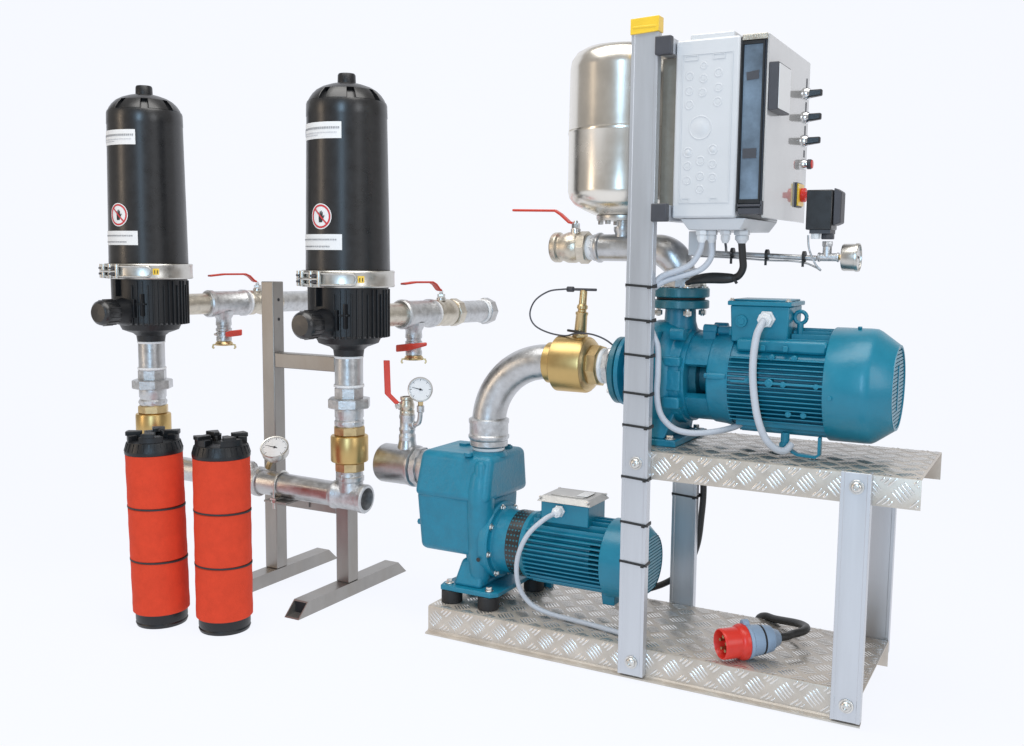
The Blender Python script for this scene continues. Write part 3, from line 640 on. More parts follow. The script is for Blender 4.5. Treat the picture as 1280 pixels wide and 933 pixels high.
# pressure tank
tk = thing('pressure_tank', 'shiny stainless steel pressure tank with a bottom flange above the upper manifold', 'tank', (-.175, .21, 1.285))
tx = -.140
g = G(); R0 = .166
pr = [(0.033, .0), (0.033, .074), (.040, .094), (.052, .120), (.066, .146), (.085, .161), (.105, R0), (.268, R0), (.272, R0+.0022), (.2745, R0+.0022), (.275, R0-.005), (.2795, R0-.005), (.280, R0+.0012), (.284, R0), (.455, R0-.002), (.480, .160), (.500, .146), (.513, .124), (.519, .095), (.522, .05), (.523, 0)]
g.lathe((tx, .21, 1.285), Z, pr, 64); g.obj('tank_shell', STAIN, tk)
g = G(); g.lathe((tx, .21, 1.305), Z, [(0, .060), (0, .078), (.007, .080), (.014, .080), (.016, .07)], 40); fb = g.obj('tank_flange', STEELB, tk)
for k in range(6):
    a = PI/3*k+.2; g = G(); g.hexn((tx+.068*math.cos(a), .21+.068*math.sin(a), 1.294), Z, .011, .008); g.obj('flange_bolt', ZINC, fb)
g = G(); g.cyl((tx, .21, 1.284), Z, .03, .019, 20); g.obj('neck', CAST, tk)

# ------------------------------------------------------------------ sensing pipe with pressure switch and gauge
g = G(); g.cyl((.085, .21, 1.214), (.34, 0, -.014), .345, .0075, 16); g.hexn((.075, .21, 1.214), X, .03, .012); g.tube([(.09, .205, 1.203), (.2, .203, 1.199), (.3, .203, 1.193), (.36, .203, 1.192), (.40, .203, 1.187), (.432, .195, 1.175), (.445, .19, 1.168), (.43, .19, 1.185), (.412, .19, 1.225), (.408, .19, 1.262)], .0028, 8, 6)
tag(g.obj('sensing_pipe', GALV), 'thin straight galvanised pipe running right from the manifold to the pressure switch', 'pipe')
for x, lb in ((.192, 'leftmost black cable tie on the thin sensing pipe, beside the hanging black cable'), (.290, 'middle black cable tie on the thin sensing pipe right of the hanging black cable'), (.392, 'rightmost black cable tie on the thin sensing pipe, nearest the pressure switch')):
    g = G(); g.lathe((x, .2075, 1.2205-.041*x), X, [(0, .012), (0, .0150), (.008, .0150), (.008, .012)], 16); g.box((x, .195, 1.188-.03*x), (x+.006, .200, 1.206-.03*x)); tag(g.obj('cable_tie', CABLEB), lb, 'cable tie')
PSX = .018
ps = thing('pressure_switch', 'black box pressure switch on a tee at the end of the thin sensing pipe', 'pressure switch', (.43, .21, 1.2))
G.SH = Vector((PSX, 0, .004))
g = G(); g.box((.385, .175, 1.272), (.453, .25, 1.378)); g.obj('switch_housing', BLACK, ps, bevel=.003)
g = G(); g.hexa([(.4555, .180, 1.283), (.474, .187, 1.290), (.474, .24, 1.290), (.4555, .245, 1.283), (.4555, .180, 1.383), (.474, .187, 1.372), (.474, .24, 1.372), (.4555, .245, 1.383)]); g.obj('switch_cover', DGREY, ps, bevel=.003)
g = G(); g.box((.395, .18, 1.262), (.45, .245, 1.277)); g.hexn((.438, .21, 1.247), Z, .016, .018); g.obj('switch_base', DGREY, ps)
g = G(); g.hexn((.438, .21, 1.228), Z, .014, .0145); g.hexn((.438, .21, 1.216), Z, .010, .011); g.cyl((.438, .21, 1.199), Z, .03, .012, 18); tee_beads(g, (.415, .21, 1.199), X, .055, .011, .002, .006); g.obj('tee', CAST, ps)
g = G(); g.hexn((.409, .195, 1.248), Z, .024, .013, seg=8); g.obj('cable_gland', WHITE, ps)
g = G(); g.hexn((.470, .21, 1.199), X, .022, .008); g.obj('adapter', BRASSV, ps)
dial_gauge('pressure_gauge', 'round steel pressure gauge facing right beside the black pressure switch', (.520, .21, 1.199), X, .037, .040)

G.SH = Vector((0, 0, 0))
# ------------------------------------------------------------------ suction fitting with small valve and gauge
G.SH = Vector((.026, 0, .012))
sf = thing('suction_fitting', 'stubby galvanised tee pipe on the left side of the lower pump casing', 'pipe', (-.94, .175, .48))
g = G(); g.lathe((-1.018, .175, .482), X, [(.012, .04), (0, .052), (.002, .062), (.010, .066), (.12, .066), (.128, .070), (.140, .070), (.144, .064)], 44); g.lathe((-1.018, .175, .482), X, [(.02, .0), (.02, .05)], 30, cap=False)
g.lathe((-.918, .175, .53), Z, [(0, .036), (.03, .030), (.04, .028), (.05, .028)], 28); g.obj('tee', GALV, sf)
g = G(); g.lathe((-.872, .175, .482), X, [(0, .060), (.0, .066), (.02, .066), (.02, .06)], 10); g.lathe((-.85, .175, .482), X, [(0, .060), (.008, .064), (.03, .062)], 10); g.obj('collar', CAST, sf)
g = G(); g.lathe((-.856, .175, .482), X, [(0, .055), (.012, .057), (.07, .055)], 36); g.obj('thread_tape', SEAL, sf)
G.SH = Vector((0, 0, 0))
sv = lever_valve('small_ball_valve', 'small upright ball valve with its red lever standing up beside the round gauge', (-.892, .175, .727), (0, 0, -1), .062, .0225, (-1, -.35, 0),
            [(-.912, .160, .696), (-.925, .157, .708), (-.952, .148, .735), (-.955, .146, .848)], sr=.011, lw=.021, stem_at=.52, stem_len=.016, wd=(.82, .57, 0))
G.SH = Vector((.026, 0, .012))
g = G(); g.lathe((-.918, .175, .573), Z, [(-.03, .028), (.004, .0285), (.012, .0285), (.016, .0255), (.024, .0255), (.028, .0275), (.036, .0275), (.040, .0250), (.066, .0250), (.07, .027), (.080, .027), (.083, .023)], 28); g.obj('riser', CAST, sv)
g = G(); g.cyl((-.900, .168, .622), (1, -.25, .12), .022, .0115, 16); g.tube([(-.878, .163, .625), (-.862, .16, .633), (-.856, .159, .65), (-.853, .158, .675)], .0085, 12, 4); g.lathe((-.853, .158, .668), Z, [(0, .009), (.003, .0125), (.022, .0125), (.024, .010)], 18); g.obj('gauge_branch', CAST, sv)
dial_gauge('dial_gauge', 'white faced dial gauge beside the small upright valve on the suction fitting', (-.842, .140, .748), (.5, -.86, .05), .040, .026, stem=(-.853, .158, .69))
G.SH = Vector((0, 0, 0))

# ------------------------------------------------------------------ filter stand
st = thing('filter_stand', 'brushed steel stand with two posts on angled feet behind the black filters', 'stand', (-1.32, .18, 0))
def foot(x0, x1):
    g = G(); h = .048
    n = [(x0, -.118, 0), (x1, -.118, 0), (x1, .505, 0), (x0, .505, 0), (x0, -.068, h), (x1, -.068, h), (x1, .452, h), (x0, .452, h)]
    # open tube: outer faces and inner faces joined at the slanted mouths
    t = .004
    i_ = [(x0+t, -.114, t), (x1-t, -.114, t), (x1-t, .501, t), (x0+t, .501, t), (x0+t, -.072, h-t), (x1-t, -.072, h-t), (x1-t, .456, h-t), (x0+t, .456, h-t)]
    g.add(n+i_, [(0,3,2,1),(4,5,6,7),(1,2,6,5),(3,0,4,7),(8,9,10,11),(12,15,14,13),(9,13,14,10),(11,15,12,8),
                 (0,1,9,8),(1,5,13,9),(5,4,12,13),(4,0,8,12),(2,3,11,10),(3,7,15,11),(7,6,14,15),(6,2,10,14)])
    f = g.obj('foot', STANDM, st)
    g = G(); g.box((x0+t+.0005, -.066, t+.0005), (x1-t-.0005, -.060, h-t-.0005)); g.obj('mouth_shade', BLKS, f)  # black plate added to stand for the shade inside the open tube mouth
    return f
foot(-1.184, -1.124); foot(-1.512, -1.453)
for x0, x1 in ((-1.182, -1.127), (-1.510, -1.454)):
    g = G(); g.box((x0, .155, .0485), (x1, .210, 1.100)); p_ = g.obj('post', STANDM, st, bevel=.003)
    if x0 < -1.4:
        for z in (1.035, .965): g = G(); g.cyl((x1, .183, z), X, .0008, .006, 14); g.obj('bolt_hole', BLKS, p_)
for z0, z1 in ((.793, .846), (.290, .340)):
    g = G(); g.box((-1.4535, .157, z0), (-1.1825, .207, z1)); g.obj('cross_beam', STANDM, st, bevel=.003)
g = G(); g.box((-1.40, .03, .334), (-1.30, .1565, .341)); g.box((-1.40, .150, .300), (-1.30, .1565, .3335)); g.obj('support_bracket', STANDM, st, bevel=.001)

# ------------------------------------------------------------------ lower manifold under the filters
lmf = thing('lower_manifold', 'long galvanised inlet pipe joining both filters with an open threaded right end', 'pipe', (-1.4, .06, .395))
A = Vector((-1.072, .10, .378)); B = Vector((-1.945, .04, .410)); D_ = (A-B).normalized(); L_ = (A-B).length
def on(t): return B+D_*t
g = G(); g.cyl(on(.0), D_, L_-.02, .0425, 36); g.obj('long_pipe', GALV, lmf)
def ptee(c, ext):
    g = G(); c = Vector(c)
    g.lathe(c-D_*.070, D_, [(0, .040), (0, .0460), (.004, .049), (.016, .049), (.020, .0460), (.112+ext, .0460), (.116+ext, .0495), (.130+ext, .0495), (.134+ext, .046), (.134+ext, .038), (.08+ext, .037)], 40, cap=False)
    g.lathe(c+Vector((0, 0, .02)), Z, [(0, .044), (.020, .042), (.034, .041), (.038, .045), (.052, .045), (.056, .040), (.056, .03)], 36); return g
ptee(A, .0).obj('tee', CAST, lmf); ptee(B, 0).obj('tee', CAST, lmf)
g = G(); g.cyl(A+D_*.0, D_, .002, .040, 30); g.obj('bore', GALV, lmf)
g = G(); c = on(L_-.402); g.lathe(c-D_*.08, D_, [(0, .040), (0, .047), (.005, .052), (.02, .052), (.026, .049), (.085, .049), (.088, .053), (.102, .053), (.106, .048), (.106, .040)], 36); g.lathe(c+D_*-.03+Vector((0, -.0, .03)), Z, [(0, .034), (.025, .028), (.035, .018)], 24); g.obj('coupling', CAST, lmf)
c = on(L_-.288)
u_b = thing('pipe_clamp', 'steel U bolt clamping the lower inlet pipe to the stand bracket', 'clamp', c)
g = G(); s_ = D_.cross(Vector(Z)).normalized()
g.tube([c+s_*.048-Vector((0, 0, .075))]+[c+s_*.048*math.cos(a)+Vector((0, 0, .048*math.sin(a))) for a in [PI*k/14 for k in range(15)]]+[c-s_*.048-Vector((0, 0, .075))], .0042, 10, 1); g.obj('u_bolt', ZINC, u_b)
g = G(); g.hexa([tuple(c+s_*a+D_*b+Vector((0, 0, z))) for z in (-.043, -.037) for a, b in ((-.055, -.012), (.055, -.012), (.055, .012), (-.055, .012))])
for q in (-1, 1): g.hexn(c+s_*.048*q-Vector((0, 0, .053)), Z, .009, .009)
g.obj('clamp_plate', ZINC, u_b)
dial_gauge('tilted_gauge', 'small round gauge lying tilted on top of the lower inlet pipe', (-1.352, .035, .532), (.30, -.56, .78), .048, .030, stem=(-1.42, .075, .445))

# ------------------------------------------------------------------ filters (built at filter 2, copied to filter 1)
cx, cy = -1.077, .10
f2_ = thing('disc_filter', 'right, nearer tall black disc filter standing in front of the stand post', 'filter', (cx, cy, .89), 'black disc filter housings')
o = (cx, cy, 0)
g = G(); g.lathe(o, Z, [(1.12, .130), (1.145, .1380), (1.150, .1390), (1.640, .1310), (1.643, .1322), (1.682, .1312), (1.690, .1285), (1.6905, .10)], 64); body = g.obj('housing', BLACK, f2_)
g = G(); g.lathe(o, Z, [(1.684, .114), (1.700, .106), (1.722, .088), (1.728, .098), (1.738, .081), (1.747, .055), (1.752, .034)], 56); g.obj('dome', BLACK, body)
for k in range(8):
    a = 2*PI*k/8+.1; pf = [(1.686, .100), (1.6905, .1265), (1.700, .1225), (1.714, .1130), (1.728, .0985), (1.728, .080)]
    g = G(); g.lathe(o, Z, pf+[pf[0]], 8, a, a+.56)
    n_ = 9; m_ = len(pf); g.f += [tuple(j*n_ for j in range(m_)), tuple(j*n_+8 for j in reversed(range(m_)))]
    g.obj('dome_segment', BLACK, body, bevel=.0015)
g = G(); g.lathe(o, Z, [(1.746, .034), (1.750, .0300), (1.778, .0290), (1.783, .026), (1.783, .020), (1.776, .019), (1.776, 0)], 32); g.obj('top_port', BLACKR, f2_)
# base
g = G(); g.lathe(o, Z, [(.860, .040), (.862, .0490), (.882, .052), (.892, .064), (.898, .082), (.905, .100), (.925, .110), (.929, .128), (.934, .133), (1.10, .134), (1.115, .134)], 64); base = g.obj('base', BLACKR, f2_)
for k in range(34):
    a = -PI*.40+PI*1.45*k/33; z0 = .926
    e = Vector((math.cos(a), math.sin(a), 0)); w_ = e.cross(Vector(Z)); c0 = Vector(o); zt = 1.085 if k % 3 else 1.070
    g = G(); g.hexa([tuple(c0+e*r+w_*s+Vector((0, 0, z))) for z in (z0, zt) for r, s in ((.128, -.0032), (.1385, -.0022), (.1385, .0022), (.128, .0032))]); g.obj('rib', BLACKR, base, bevel=.001)
for k in range(5):
    z = 1.075-.016*k
    g = G(); g.shell(o, Z, z, z+.005, .128, .139, -PI*.78, -PI*.42, 14); g.obj('rib', BLACKR, base)
g = G(); g.hexa([(cx-.055, cy-.155, 1.000), (cx+.085, cy-.118, 1.000), (cx+.085, cy-.09, 1.000), (cx-.055, cy-.09, 1.000), (cx-.055, cy-.155, 1.006), (cx+.085, cy-.118, 1.006), (cx+.085, cy-.09, 1.006), (cx-.055, cy-.09, 1.006)])
g.box((cx+.048, cy-.136, .955), (cx+.056, cy-.10, 1.02)); g.box((cx+.074, cy-.125, .96), (cx+.080, cy-.10, 1.04)); g.box((cx-.02, cy-.15, 1.03), (cx-.014, cy-.1, 1.10)); g.obj('web', BLACKR, base, bevel=.001)
# front port with cap, rear port
g = G(); g.lathe((cx, cy-.10, .975), (0, -1, 0), [(0, .056), (.03, .050), (.055, .045), (.085, .040), (.105, .040)], 36); g.obj('inlet_port', BLACKR, base)
g = G(); g.lathe((cx, cy-.178, .975), (0, -1, 0), [(0, .036), (.0, .044), (.004, .0455), (.050, .045), (.060, .042), (.066, .036), (.069, .033), (.070, 0)], 44); cap_ = g.obj('port_cap', BLACK, f2_)
for k in range(16):
    a = 2*PI*k/16; e = Vector((math.cos(a), 0, math.sin(a))); c0 = Vector((cx, cy-.203, .975)); w_ = e.cross(Vector(Y))
    g = G(); g.hexa([tuple(c0+e*r+w_*s+Vector((0, y, 0))) for y in (-.022, .022) for r, s in ((.042, -.002), (.0472, -.0015), (.0472, .0015), (.042, .002))]); g.obj('grip_ridge', BLACK, cap_)
g = G(); g.lathe((cx, cy+.10, .990), Y, [(0, .056), (.04, .050), (.058, .048)], 32); g.obj('outlet_port', BLACKR, base)
# clamp band
g = G(); g.lathe(o, Z, [(1.092, .142), (1.092, .1525), (1.096, .155), (1.101, .1535), (1.137, .1535), (1.142, .155), (1.146, .1525), (1.146, .142)], 64, cap=False); g.shell(o, Z, 1.094, 1.144, .136, .150, 0, 2*PI-1e-4, 48); band = g.obj('clamp_band', STEELB, f2_)
c0 = Vector(o)
def arcstrip(g, a0, a1, r, z0, z1, t=.003, seg=10): g.shell(o, Z, z0, z1, r, r+t, math.radians(a0), math.radians(a1), seg)
g = G()
arcstrip(g, -79, -52, .157, 1.104, 1.134, .004)
g.obj('latch_plate', STEELB, band, bevel=.001)
g = G()
for z in (1.101, 1.137): g.tube([c0+Vector((math.cos(math.radians(a))*.160, math.sin(math.radians(a))*.160, z)) for a in range(-121, -48, 4)], .0035, 8, 1)
g.tube([c0+Vector((math.cos(math.radians(-49+6*math.sin(t)))*.160, math.sin(math.radians(-49+6*math.sin(t)))*.160, 1.119-.018*math.cos(t))) for t in [PI*k/8 for k in range(9)]], .0035, 8, 1)
g.tube([c0+Vector((math.cos(math.radians(a))*.168, math.sin(math.radians(a))*.168, 1.119)) for a in range(-132, -86, 4)], .004, 8, 1)
g.obj('latch_wire', ZINC, band)
for a in (-131, -117, -99, -87):
    g = G(); e = Vector((math.cos(math.radians(a)), math.sin(math.radians(a)), 0)); g.hexn(c0+e*.163+Vector((0, 0, 1.094)), Z, .05, .0075, seg=10)
    g.obj('latch_pin', STEELB, band)
g = G()
for a in (-124, -93):
    e = Vector((math.cos(math.radians(a)), math.sin(math.radians(a)), 0)); w_ = e.cross(Vector(Z))
    for z in (1.106, 1.126): g.hexa([tuple(c0+e*r+w_*s+Vector((0, 0, zz))) for zz in (z, z+.007) for r, s in ((.155, -.016), (.174, -.012), (.174, .012), (.155, .016))])
g.obj('latch_block', DGREY, band, bevel=.001)
g = G(); g.patch((cx, cy), .1538, math.radians(-41), math.radians(-33), 1.108, 1.130, 6); wl = g.obj('warning_label', YEL, band)
g = G()
for q in (-.0035, .0035):
    a = math.radians(-37)+q/.154*1.3; g.patch((cx, cy), .1545, a-.009, a+.009, 1.112, 1.124, 2)
g.obj('warning_print', BLKS, wl)
# stickers
def sticker(z0, z1, kind):
    g = G(); g.patch((cx, cy), .1390-(z0-1.15)*.0163+.0004, math.radians(-137), math.radians(-60), z0, z1, 20); s = g.obj('sticker', PAPER, f2_)
    r = .1390-(z0-1.15)*.0163+.0013; h = z1-z0; g = G(); g2 = G(); rnd = random.Random(7)
    def line(gg, zc, hh, a0, a1, wmin, wmax):
        a = a0
        while a < a1:
            w_ = rnd.uniform(wmin, wmax); gg.patch((cx, cy), r, math.radians(a), math.radians(min(a+w_, a1)), zc-hh, zc+hh, 2); a += w_+rnd.uniform(.5, 1.1)
    if kind: line(g, z0+h*.64, h*.065, -131, -63, 1.2, 3.4); line(g2, z0+h*.36, h*.03, -131, -66, .8, 2.5); line(g2, z0+h*.22, h*.03, -131, -96, .8, 2.5); g2.patch((cx, cy), r, math.radians(-138), math.radians(-134), z0+h*.25, z0+h*.7, 3)
    else: line(g, z0+h*.66, h*.05, -139, -67, .8, 2.5); line(g, z0+h*.22, h*.045, -132, -77, .8, 2.5)
    g.obj('print', PRINT, s)
    if kind: g2.obj('fine_print', PRINTL, s)
sticker(1.563, 1.615, 1); sticker(1.212, 1.262, 0)
zc, ac, rs = 1.3185, math.radians(-91), .041
rb = .1390-(1.28-1.15)*.0163+.0006
def wrap(s, z, dr): return (cx+(rb+dr)*math.cos(ac+s/.139), cy+(rb+dr)*math.sin(ac+s/.139), zc+z)
def ringwrap(r0, r1, dr, seg=36, a0=0, a1=2*PI):
    vs = []; fs = []
    for i in range(seg+1):
        t = a0+(a1-a0)*i/seg
        vs += [wrap(r0*math.cos(t), r0*math.sin(t), dr), wrap(r1*math.cos(t), r1*math.sin(t), dr)]
    return G().add(vs, [(2*i, 2*i+1, 2*i+3, 2*i+2) for i in range(seg)])
dsk = G()
for r0, r1 in ((.0001, .0205), (.0205, .041)):
    q = ringwrap(r0, r1, 0); dsk.add(q.v, q.f)
dsk = dsk.obj('prohibition_sticker', PAPER, f2_)
ringwrap(.0315, .0375, .0005).obj('red_ring', REDS, dsk)
q = G(); vs = []
for i in range(13):
    t = -1+2*i/12; s0, z0_ = -.0235*-t, -.0235*t
    vs += [wrap(s0-.0018, z0_-.0018, .0009), wrap(s0+.0018, z0_+.0018, .0009)]
q.add(vs, [(2*i, 2*i+1, 2*i+3, 2*i+2) for i in range(12)]).obj('red_slash', REDS, dsk)
hand = [(-.007, -.019), (.006, -.019), (.010, -.008), (.016, .002), (.013, .004), (.009, -.001), (.009, .014), (.0065, .014), (.006, .004), (.0045, .018), (.002, .018), (.0015, .004), (0, .017), (-.0025, .017), (-.003, .003), (-.005, .013), (-.0075, .012), (-.008, -.008)]
G().add([wrap(a, b, .0005) for a, b in hand], [tuple(range(len(hand)))]).obj('hand_symbol', BLKS, dsk)
f1_ = copy_tree(f2_); f1_.location = (-1.945, .04, .902); f1_.rotation_euler = (0, 0, .06); f1_['label'] = 'left, farther tall black disc filter at the far left behind the red cartridges'

# risers: steel pipe, union and brass check valve below each filter
rz = thing('filter_riser', 'pipe riser with union and brass check valve under the right black filter', 'pipe', (cx, cy, .45), 'risers under the black filters')
g = G(); g.lathe(o, Z, [(.762, .040), (.764, .0475), (.859, .0475), (.861, .042)], 40); g.obj('nipple', GALV, rz)
g = G(); g.lathe(o, Z, [(.852, .047), (.857, .0500), (.8605, .0495)], 40); g.obj('thread_tape', SEAL, rz)
g = G(); g.lathe(o, Z, [(.764, .044), (.764, .0510), (.757, .0515), (.753, .046)], 40); g.obj('thread_tape', SEAL, rz)
g = G(); g.hexn((cx, cy, .716), Z, .039, .0510, rot=.2, seg=8); g.lathe(o, Z, [(.622, .040), (.622, .047), (.628, .050), (.640, .050), (.645, .046), (.650, .046), (.654, .0490), (.68, .0490), (.69, .048)], 36); g.hexn((cx, cy, .630), Z, .010, .052, rot=.2, seg=8); un = g.obj('union', CAST, rz)
g = G(); g.hexn((cx, cy, .684), Z, .034, .073, rot=.15, seg=8); g.obj('union_nut', CAST, un)
g = G(); g.lathe(o, Z, [(.498, .05), (.502, .0615), (.506, .0635), (.586, .0635), (.590, .0615), (.593, .052)], 44); cv = g.obj('check_valve_body', BRASS, rz)
g = G(); g.hexn((cx, cy, .592), Z, .030, .055, rot=.3, seg=8); g.obj('valve_hex', BRASSV, cv)
g = G(); g.hexn((cx, cy, .468), Z, .031, .052, rot=.3, seg=8); g.obj('valve_hex', BRASSV, cv)
g = G(); g.hexn((cx, cy, .440), Z, .024, .046, seg=8); g.lathe(o, Z, [(.452, .046), (.460, .044), (.468, .044)], 24); g.obj('nipple_hex', CAST, rz)
r1 = copy_tree(rz); r1.location = (-1.945, .04, .462); r1['label'] = 'pipe riser with union and brass check valve under the left black filter'

# outlets behind each filter: nipple, tee, ball valve with lever, drain valve, plug
def outlet(xc, yb, zc, side, lab, skew, drop):
    D = Vector((skew, 1, drop)).normalized(); S = Vector((D.y, -D.x, 0)).normalized(); Bp = Vector((xc, yb, zc))
    def at(t, dz=0., ds=0.): return Bp+D*t+Vector((0, 0, dz))+S*ds
    t = thing('filter_outlet', 'galvanised outlet pipe with tee and square end plug behind the %s black filter' % lab, 'pipe', (xc, yb, zc), 'outlet pipes behind the filters')
    g = G(); g.cyl(at(-.03), D, .15, .0405, 36); g.obj('nipple', PALEV, t)
    g = G(); g.lathe(at(.10), D, [(0, .043), (0, .048), (.006, .053), (.022, .053), (.028, .048), (.15, .048), (.156, .0525), (.172, .0525), (.178, .048), (.178, .042)], 40); g.lathe(at(.175, -.03), (0, 0, -1), [(0, .042), (.02, .036), (.030, .030), (.045, .030)], 28); g.obj('tee', CAST, t)
    g = G(); g.cyl(at(.42), D, .17, .0420, 36); g.obj('pipe_end', CAST, t)
    for q, r in ((.275, .046), (.582, .044)):
        g = G(); g.lathe(at(q), D, [(0, r), (.003, r+.0025), (.012, r+.0025), (.014, r-.002)], 36); g.obj('thread_tape', SEAL, t)
    g = G(); g.hexn(at(.595), D, .040, .052, seg=8); g.hexn(at(.632), D, .024, .028, rot=PI/4, seg=4); g.obj('end_plug', CAST, t)
    lever_valve('outlet_valve', 'pale ball valve with flat red lever on the outlet of the %s black filter' % lab, at(.285), D, .145, .0465, Z,
        [at(.334, .080), at(.315, .088), at(.295, .106), at(.275, .114), at(.18, .114), at(.115, .108)], 'outlet valves behind the filters', sr=.014, lw=.024, stem_at=.34, stem_len=.026)
    p = at(.175, -.074); y = p.y; x = p.x; zz = p.z
    d = thing('drain_valve', 'small hanging drain valve with red lever and brass claw coupling under the %s filter outlet' % lab, 'valve', (x, y, zz), 'drain valves under the outlets')
    g = G(); g.lathe((x, y, zz), (0, 0, -1), [(0, .028), (.0, .0305), (.012, .0305), (.015, .027), (.022, .027), (.025, .031), (.034, .031), (.038, .0275), (.056, .0275), (.06, .030), (.073, .030), (.077, .026)], 28); g.obj('valve_body', CAST, d)
    g = G(); g.lathe((x, y, zz-.075), (0, 0, -1), [(0, .027), (.006, .033), (.012, .035), (.017, .033), (.017, .022)], 28)
    for q in (-1, 1): g.strip([(x+q*.030*.86, y+q*.030*.5, zz-.089), (x+q*.042*.86, y+q*.042*.5, zz-.090), (x+q*.045*.86, y+q*.045*.5, zz-.100), (x+q*.040*.86, y+q*.040*.5, zz-.105)], .012, .006, (-.5, .86, 0))
    g.obj('claw_coupling', BRASSV, d)
    g = G(); g.hexn((x, y-.02, zz-.046), (0, -1, 0), .018, .009); g.cyl((x, y-.02, zz-.046), (0, -1, 0), .03, .005, 10); g.obj('valve_stem', ZINC, d)
    g = G()
    if side > 0: g.strip([(x+.070, y-.02, zz-.030), (x+.035, y-.045, zz-.038), (x, y-.045, zz-.044), (x-.045, y-.04, zz-.050)], [.012, .020, .026, .026], .018, Z)
    else: g.strip([(x+.028, y-.02, zz-.046), (x+.045, y-.01, zz-.044), (x+.085, y+.01, zz-.038)], [.016, .024, .024], .016, Z)
    g.obj('lever_grip', REDH, d, bevel=.004)
    return t
outlet(-1.055, .255, .990, 1, 'right', .10, -.012)
outlet(-1.935, .190, 1.003, -1, 'left', .24, .0)

# ------------------------------------------------------------------ red cartridges
cd = thing('filter_cartridge', 'right of two red cartridges with black caps, nearer the stand and slightly shorter looking', 'cartridge', (0, 0, 0), 'red filter cartridges')
g = G(); R0 = .0885
for a, b in ((.044, .212), (.214, .380), (.382, .549)):
    g = G(); n = 6; pr = [(a, R0-.003), (a+.003, R0)]+[(a+(b-a)*k/n, R0+.0006*math.sin(k*2.1)) for k in range(1, n)]+[(b-.003, R0), (b, R0-.003)]
    g.lathe((0, 0, 0), Z, pr, 64); g.obj('red_sleeve', RED, cd)
for z in (.213, .381):
    g = G(); g.lathe((0, 0, z-.0025), (.03, .02, 1), [(0, R0-.002), (0, R0+.0014), (.005, R0+.0014), (.005, R0-.002)], 64); g.obj('cord_band', BLKS, cd)
g = G(); g.lathe((0, 0, 0), Z, [(0, .072), (.001, .078), (.010, .0815), (.014, .079), (.020, .081), (.045, .081), (.048, .078)], 56); g.obj('bottom_cap', BLACKR, cd)
g = G(); g.lathe((0, 0, 0), Z, [(.545, .086), (.548, .0895), (.555, .0905), (.561, .0895), (.575, .085), (.586, .080), (.590, .070), (.590, .030), (.585, .028)], 56); tc_ = g.obj('top_cap', BLACKR, cd)
for k in range(28):
    a = 2*PI*k/28; e = Vector((math.cos(a), math.sin(a), 0)); w_ = e.cross(Vector(Z))
    g = G(); g.hexa([tuple(e*r+w_*s+Vector((0, 0, z))) for z, dr in ((.559, .0), (.584, -.011)) for r, s in ((.080+dr, -.003), (.0912+dr*.7, -.003), (.0912+dr*.7, .003), (.080+dr, .003))]); g.obj('cap_rib', BLACKR, tc_)
for k in range(4):
    a = PI/2*k+.25
    g = G(); g.shell((0, 0, 0), Z, .586, .607, .052, .080, a, a+.95, 8); g.shell((0, 0, 0), Z, .604, .617, .036, .084, a+.12, a+.62, 6); g.shell((0, 0, 0), Z, .586, .606, .030, .054, a+.35, a+.60, 4)
    g.obj('claw_lug', BLACKR, tc_, bevel=.0035)
cd.location = (-1.283, -.288, 0); cd.rotation_euler = (0, 0, .5)
c1 = copy_tree(cd); c1.location = (-1.501, -.347, 0); c1.scale = cd.scale = (1, 1, 1.025); c1.rotation_euler = (math.radians(.3), math.radians(-1.3), 0)
c1['label'] = 'left of two red cartridges, standing right under the left filter riser'
cd['label'] = 'right of two red cartridges, standing free just left of the stand'

# ------------------------------------------------------------------ cables
def cable(name, label, pts, r, m, sub=10):
    g = G(); g.tube(pts, r, 14, sub); return tag(g.obj(name, m), label, 'cable')
cable('motor_cable', 'grey cable curving down from the upper motor terminal box to the shelf', [(.325, .078, 1.032), (.321, .062, 1.016), (.314, .054, .990), (.310, .046, .93), (.313, .044, .86), (.326, .046, .78), (.346, .055, .722), (.370, .070, .692), (.392, .090, .684), (.405, .11, .70)], .0100, CABLE)
cable('motor_cable', 'grey cable looping from the lower motor terminal box down along the lower shelf', [(-.290, .080, .424), (-.310, .050, .410), (-.350, .026, .365), (-.380, .022, .30), (-.390, .03, .235), (-.385, .05, .175), (-.355, .07, .130), (-.30, .085, .108), (-.23, .085, .103), (-.16, .075, .103), (-.08, .06, .103), (-.02, .04, .11), (.01, .02, .16)], .0075, CABLE)
cable('control_cable', 'grey cable running down beside the tall post and curving under the upper pump', [(.158, .045, 1.24), (.154, .042, 1.215), (.132, .035, 1.180), (.09, .026, 1.160), (.052, .016, 1.142), (.026, .008, 1.10), (.024, .008, 1.03), (.040, .010, .985), (.053, .012, .95), (.056, .010, .88), (.054, .012, .82), (.064, .020, .765), (.095, .035, .728), (.14, .05, .716), (.19, .08, .718), (.235, .12, .728), (.26, .16, .74)], .0085, CABLE)
cable('control_cable', 'second grey cable leaving the cabinet gland and passing behind the tall post', [(.182, .055, 1.24), (.184, .05, 1.200), (.160, .045, 1.168), (.115, .035, 1.150), (.07, .025, 1.136), (.045, .015, 1.120), (.015, .008, 1.09), (.0, .008, 1.02)], .0080, CABLE)
cable('thin_cable', 'thin grey wire from the third cabinet gland down to the sensing pipe', [(.222, .05, 1.24), (.218, .07, 1.228), (.205, .12, 1.215), (.195, .19, 1.212)], .0035, DGREY)
bc = cable('supply_cable', 'thick black cable hanging from the right cabinet gland with a sleeved end', [(.258, .08, 1.240), (.259, .09, 1.20), (.258, .10, 1.172), (.243, .11, 1.150), (.220, .11, 1.142)], .0100, CABLEB)
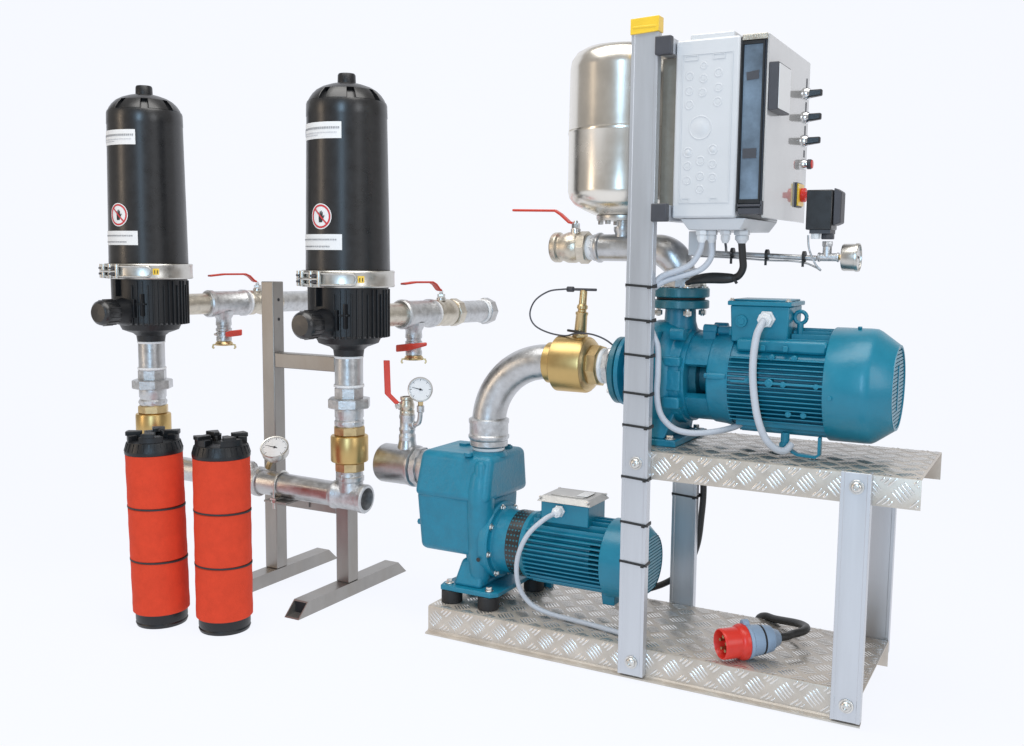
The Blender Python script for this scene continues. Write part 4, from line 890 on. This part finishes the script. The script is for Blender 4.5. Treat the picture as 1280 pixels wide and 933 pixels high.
g = G(); g.tube([(.230, .11, 1.144), (.205, .11, 1.143), (.165, .11, 1.143), (.125, .11, 1.138), (.092, .12, 1.126)], lambda t: .008+.0075*math.sin(min(1, t*1.1+.05)*PI)**.6 if t < .95 else .006, 18, 8)
g.tube([(.238, .095, 1.138), (.244, .095, 1.130)], .004, 8, 1); g.obj('cable_sleeve', CABLEB, bc)
cable('black_cable', 'black cable running down behind the rear post and along the lower shelf', [(.044, .464, .66), (.045, .464, .55), (.050, .464, .46), (.046, .464, .38), (.034, .465, .28), (.0, .464, .20), (-.06, .450, .145), (-.13, .40, .12), (-.2, .35, .112)], .0105, CABLEB)

# five pin plug lying on the lower shelf
pl = thing('power_plug', 'red five pin industrial plug with grey body lying on the lower shelf', 'plug', (.33, .08, .14))
P0 = Vector((.256, .018, .142)); PA = Vector((.72, .69, .02)).normalized(); K = 1.16
def kp(l): return [(d*K, r*K) for d, r in l]
g = G(); g.lathe(P0, PA, kp([(.032, .0), (.032, .030), (.0, .0325), (-.002, .034), (0, .036), (.004, .0365), (.040, .0365), (.043, .040), (.050, .043), (.060, .043), (.062, .038)]), 44, cap=False); sh = g.obj('red_shroud', REDP, pl)
uu, vv, _ = G().frame(PA)
for k in range(5):
    a = 2*PI*k/5+.3; g = G(); g.cyl(P0+PA*.006+(uu*math.cos(a)+vv*math.sin(a))*.020, PA, .036, .0048, 14); g.obj('pin', BRASSV, sh)
g = G(); g.lathe(P0, PA, kp([(.060, .036), (.062, .042), (.070, .042), (.074, .038), (.100, .036), (.102, .034), (.105, .034), (.107, .035), (.130, .031), (.135, .025), (.150, .019), (.154, .014)]), 36); pb = g.obj('grey_body', BLUECON, pl)
g = G(); g.lathe(P0, PA, kp([(.1015, .0335), (.1015, .0358), (.1055, .0356), (.1055, .033)]), 36, cap=False); g.obj('seal_ring', BLKS, pb)
e = Vector((-.1, .1, 1)).normalized(); g = G(); g.cyl(P0+PA*.066+e*.048, PA, .018, .013, 16); g.obj('cap_hinge', BLUECON, pb)
Q = P0+PA*.170
cable('plug_cable', 'short thick black cable looping back from the red plug across the lower shelf', [Q, Q+PA*.03, (.412, .185, .146), (.430, .212, .147), (.436, .245, .146), (.425, .280, .141), (.390, .325, .130), (.31, .395, .106), (.27, .428, .098), (.245, .447, .075), (.24, .452, .02)], .0115, CABLEB)

# ------------------------------------------------------------------ final settings
sc.cycles.max_bounces = 8
sc.cycles.use_denoising = True
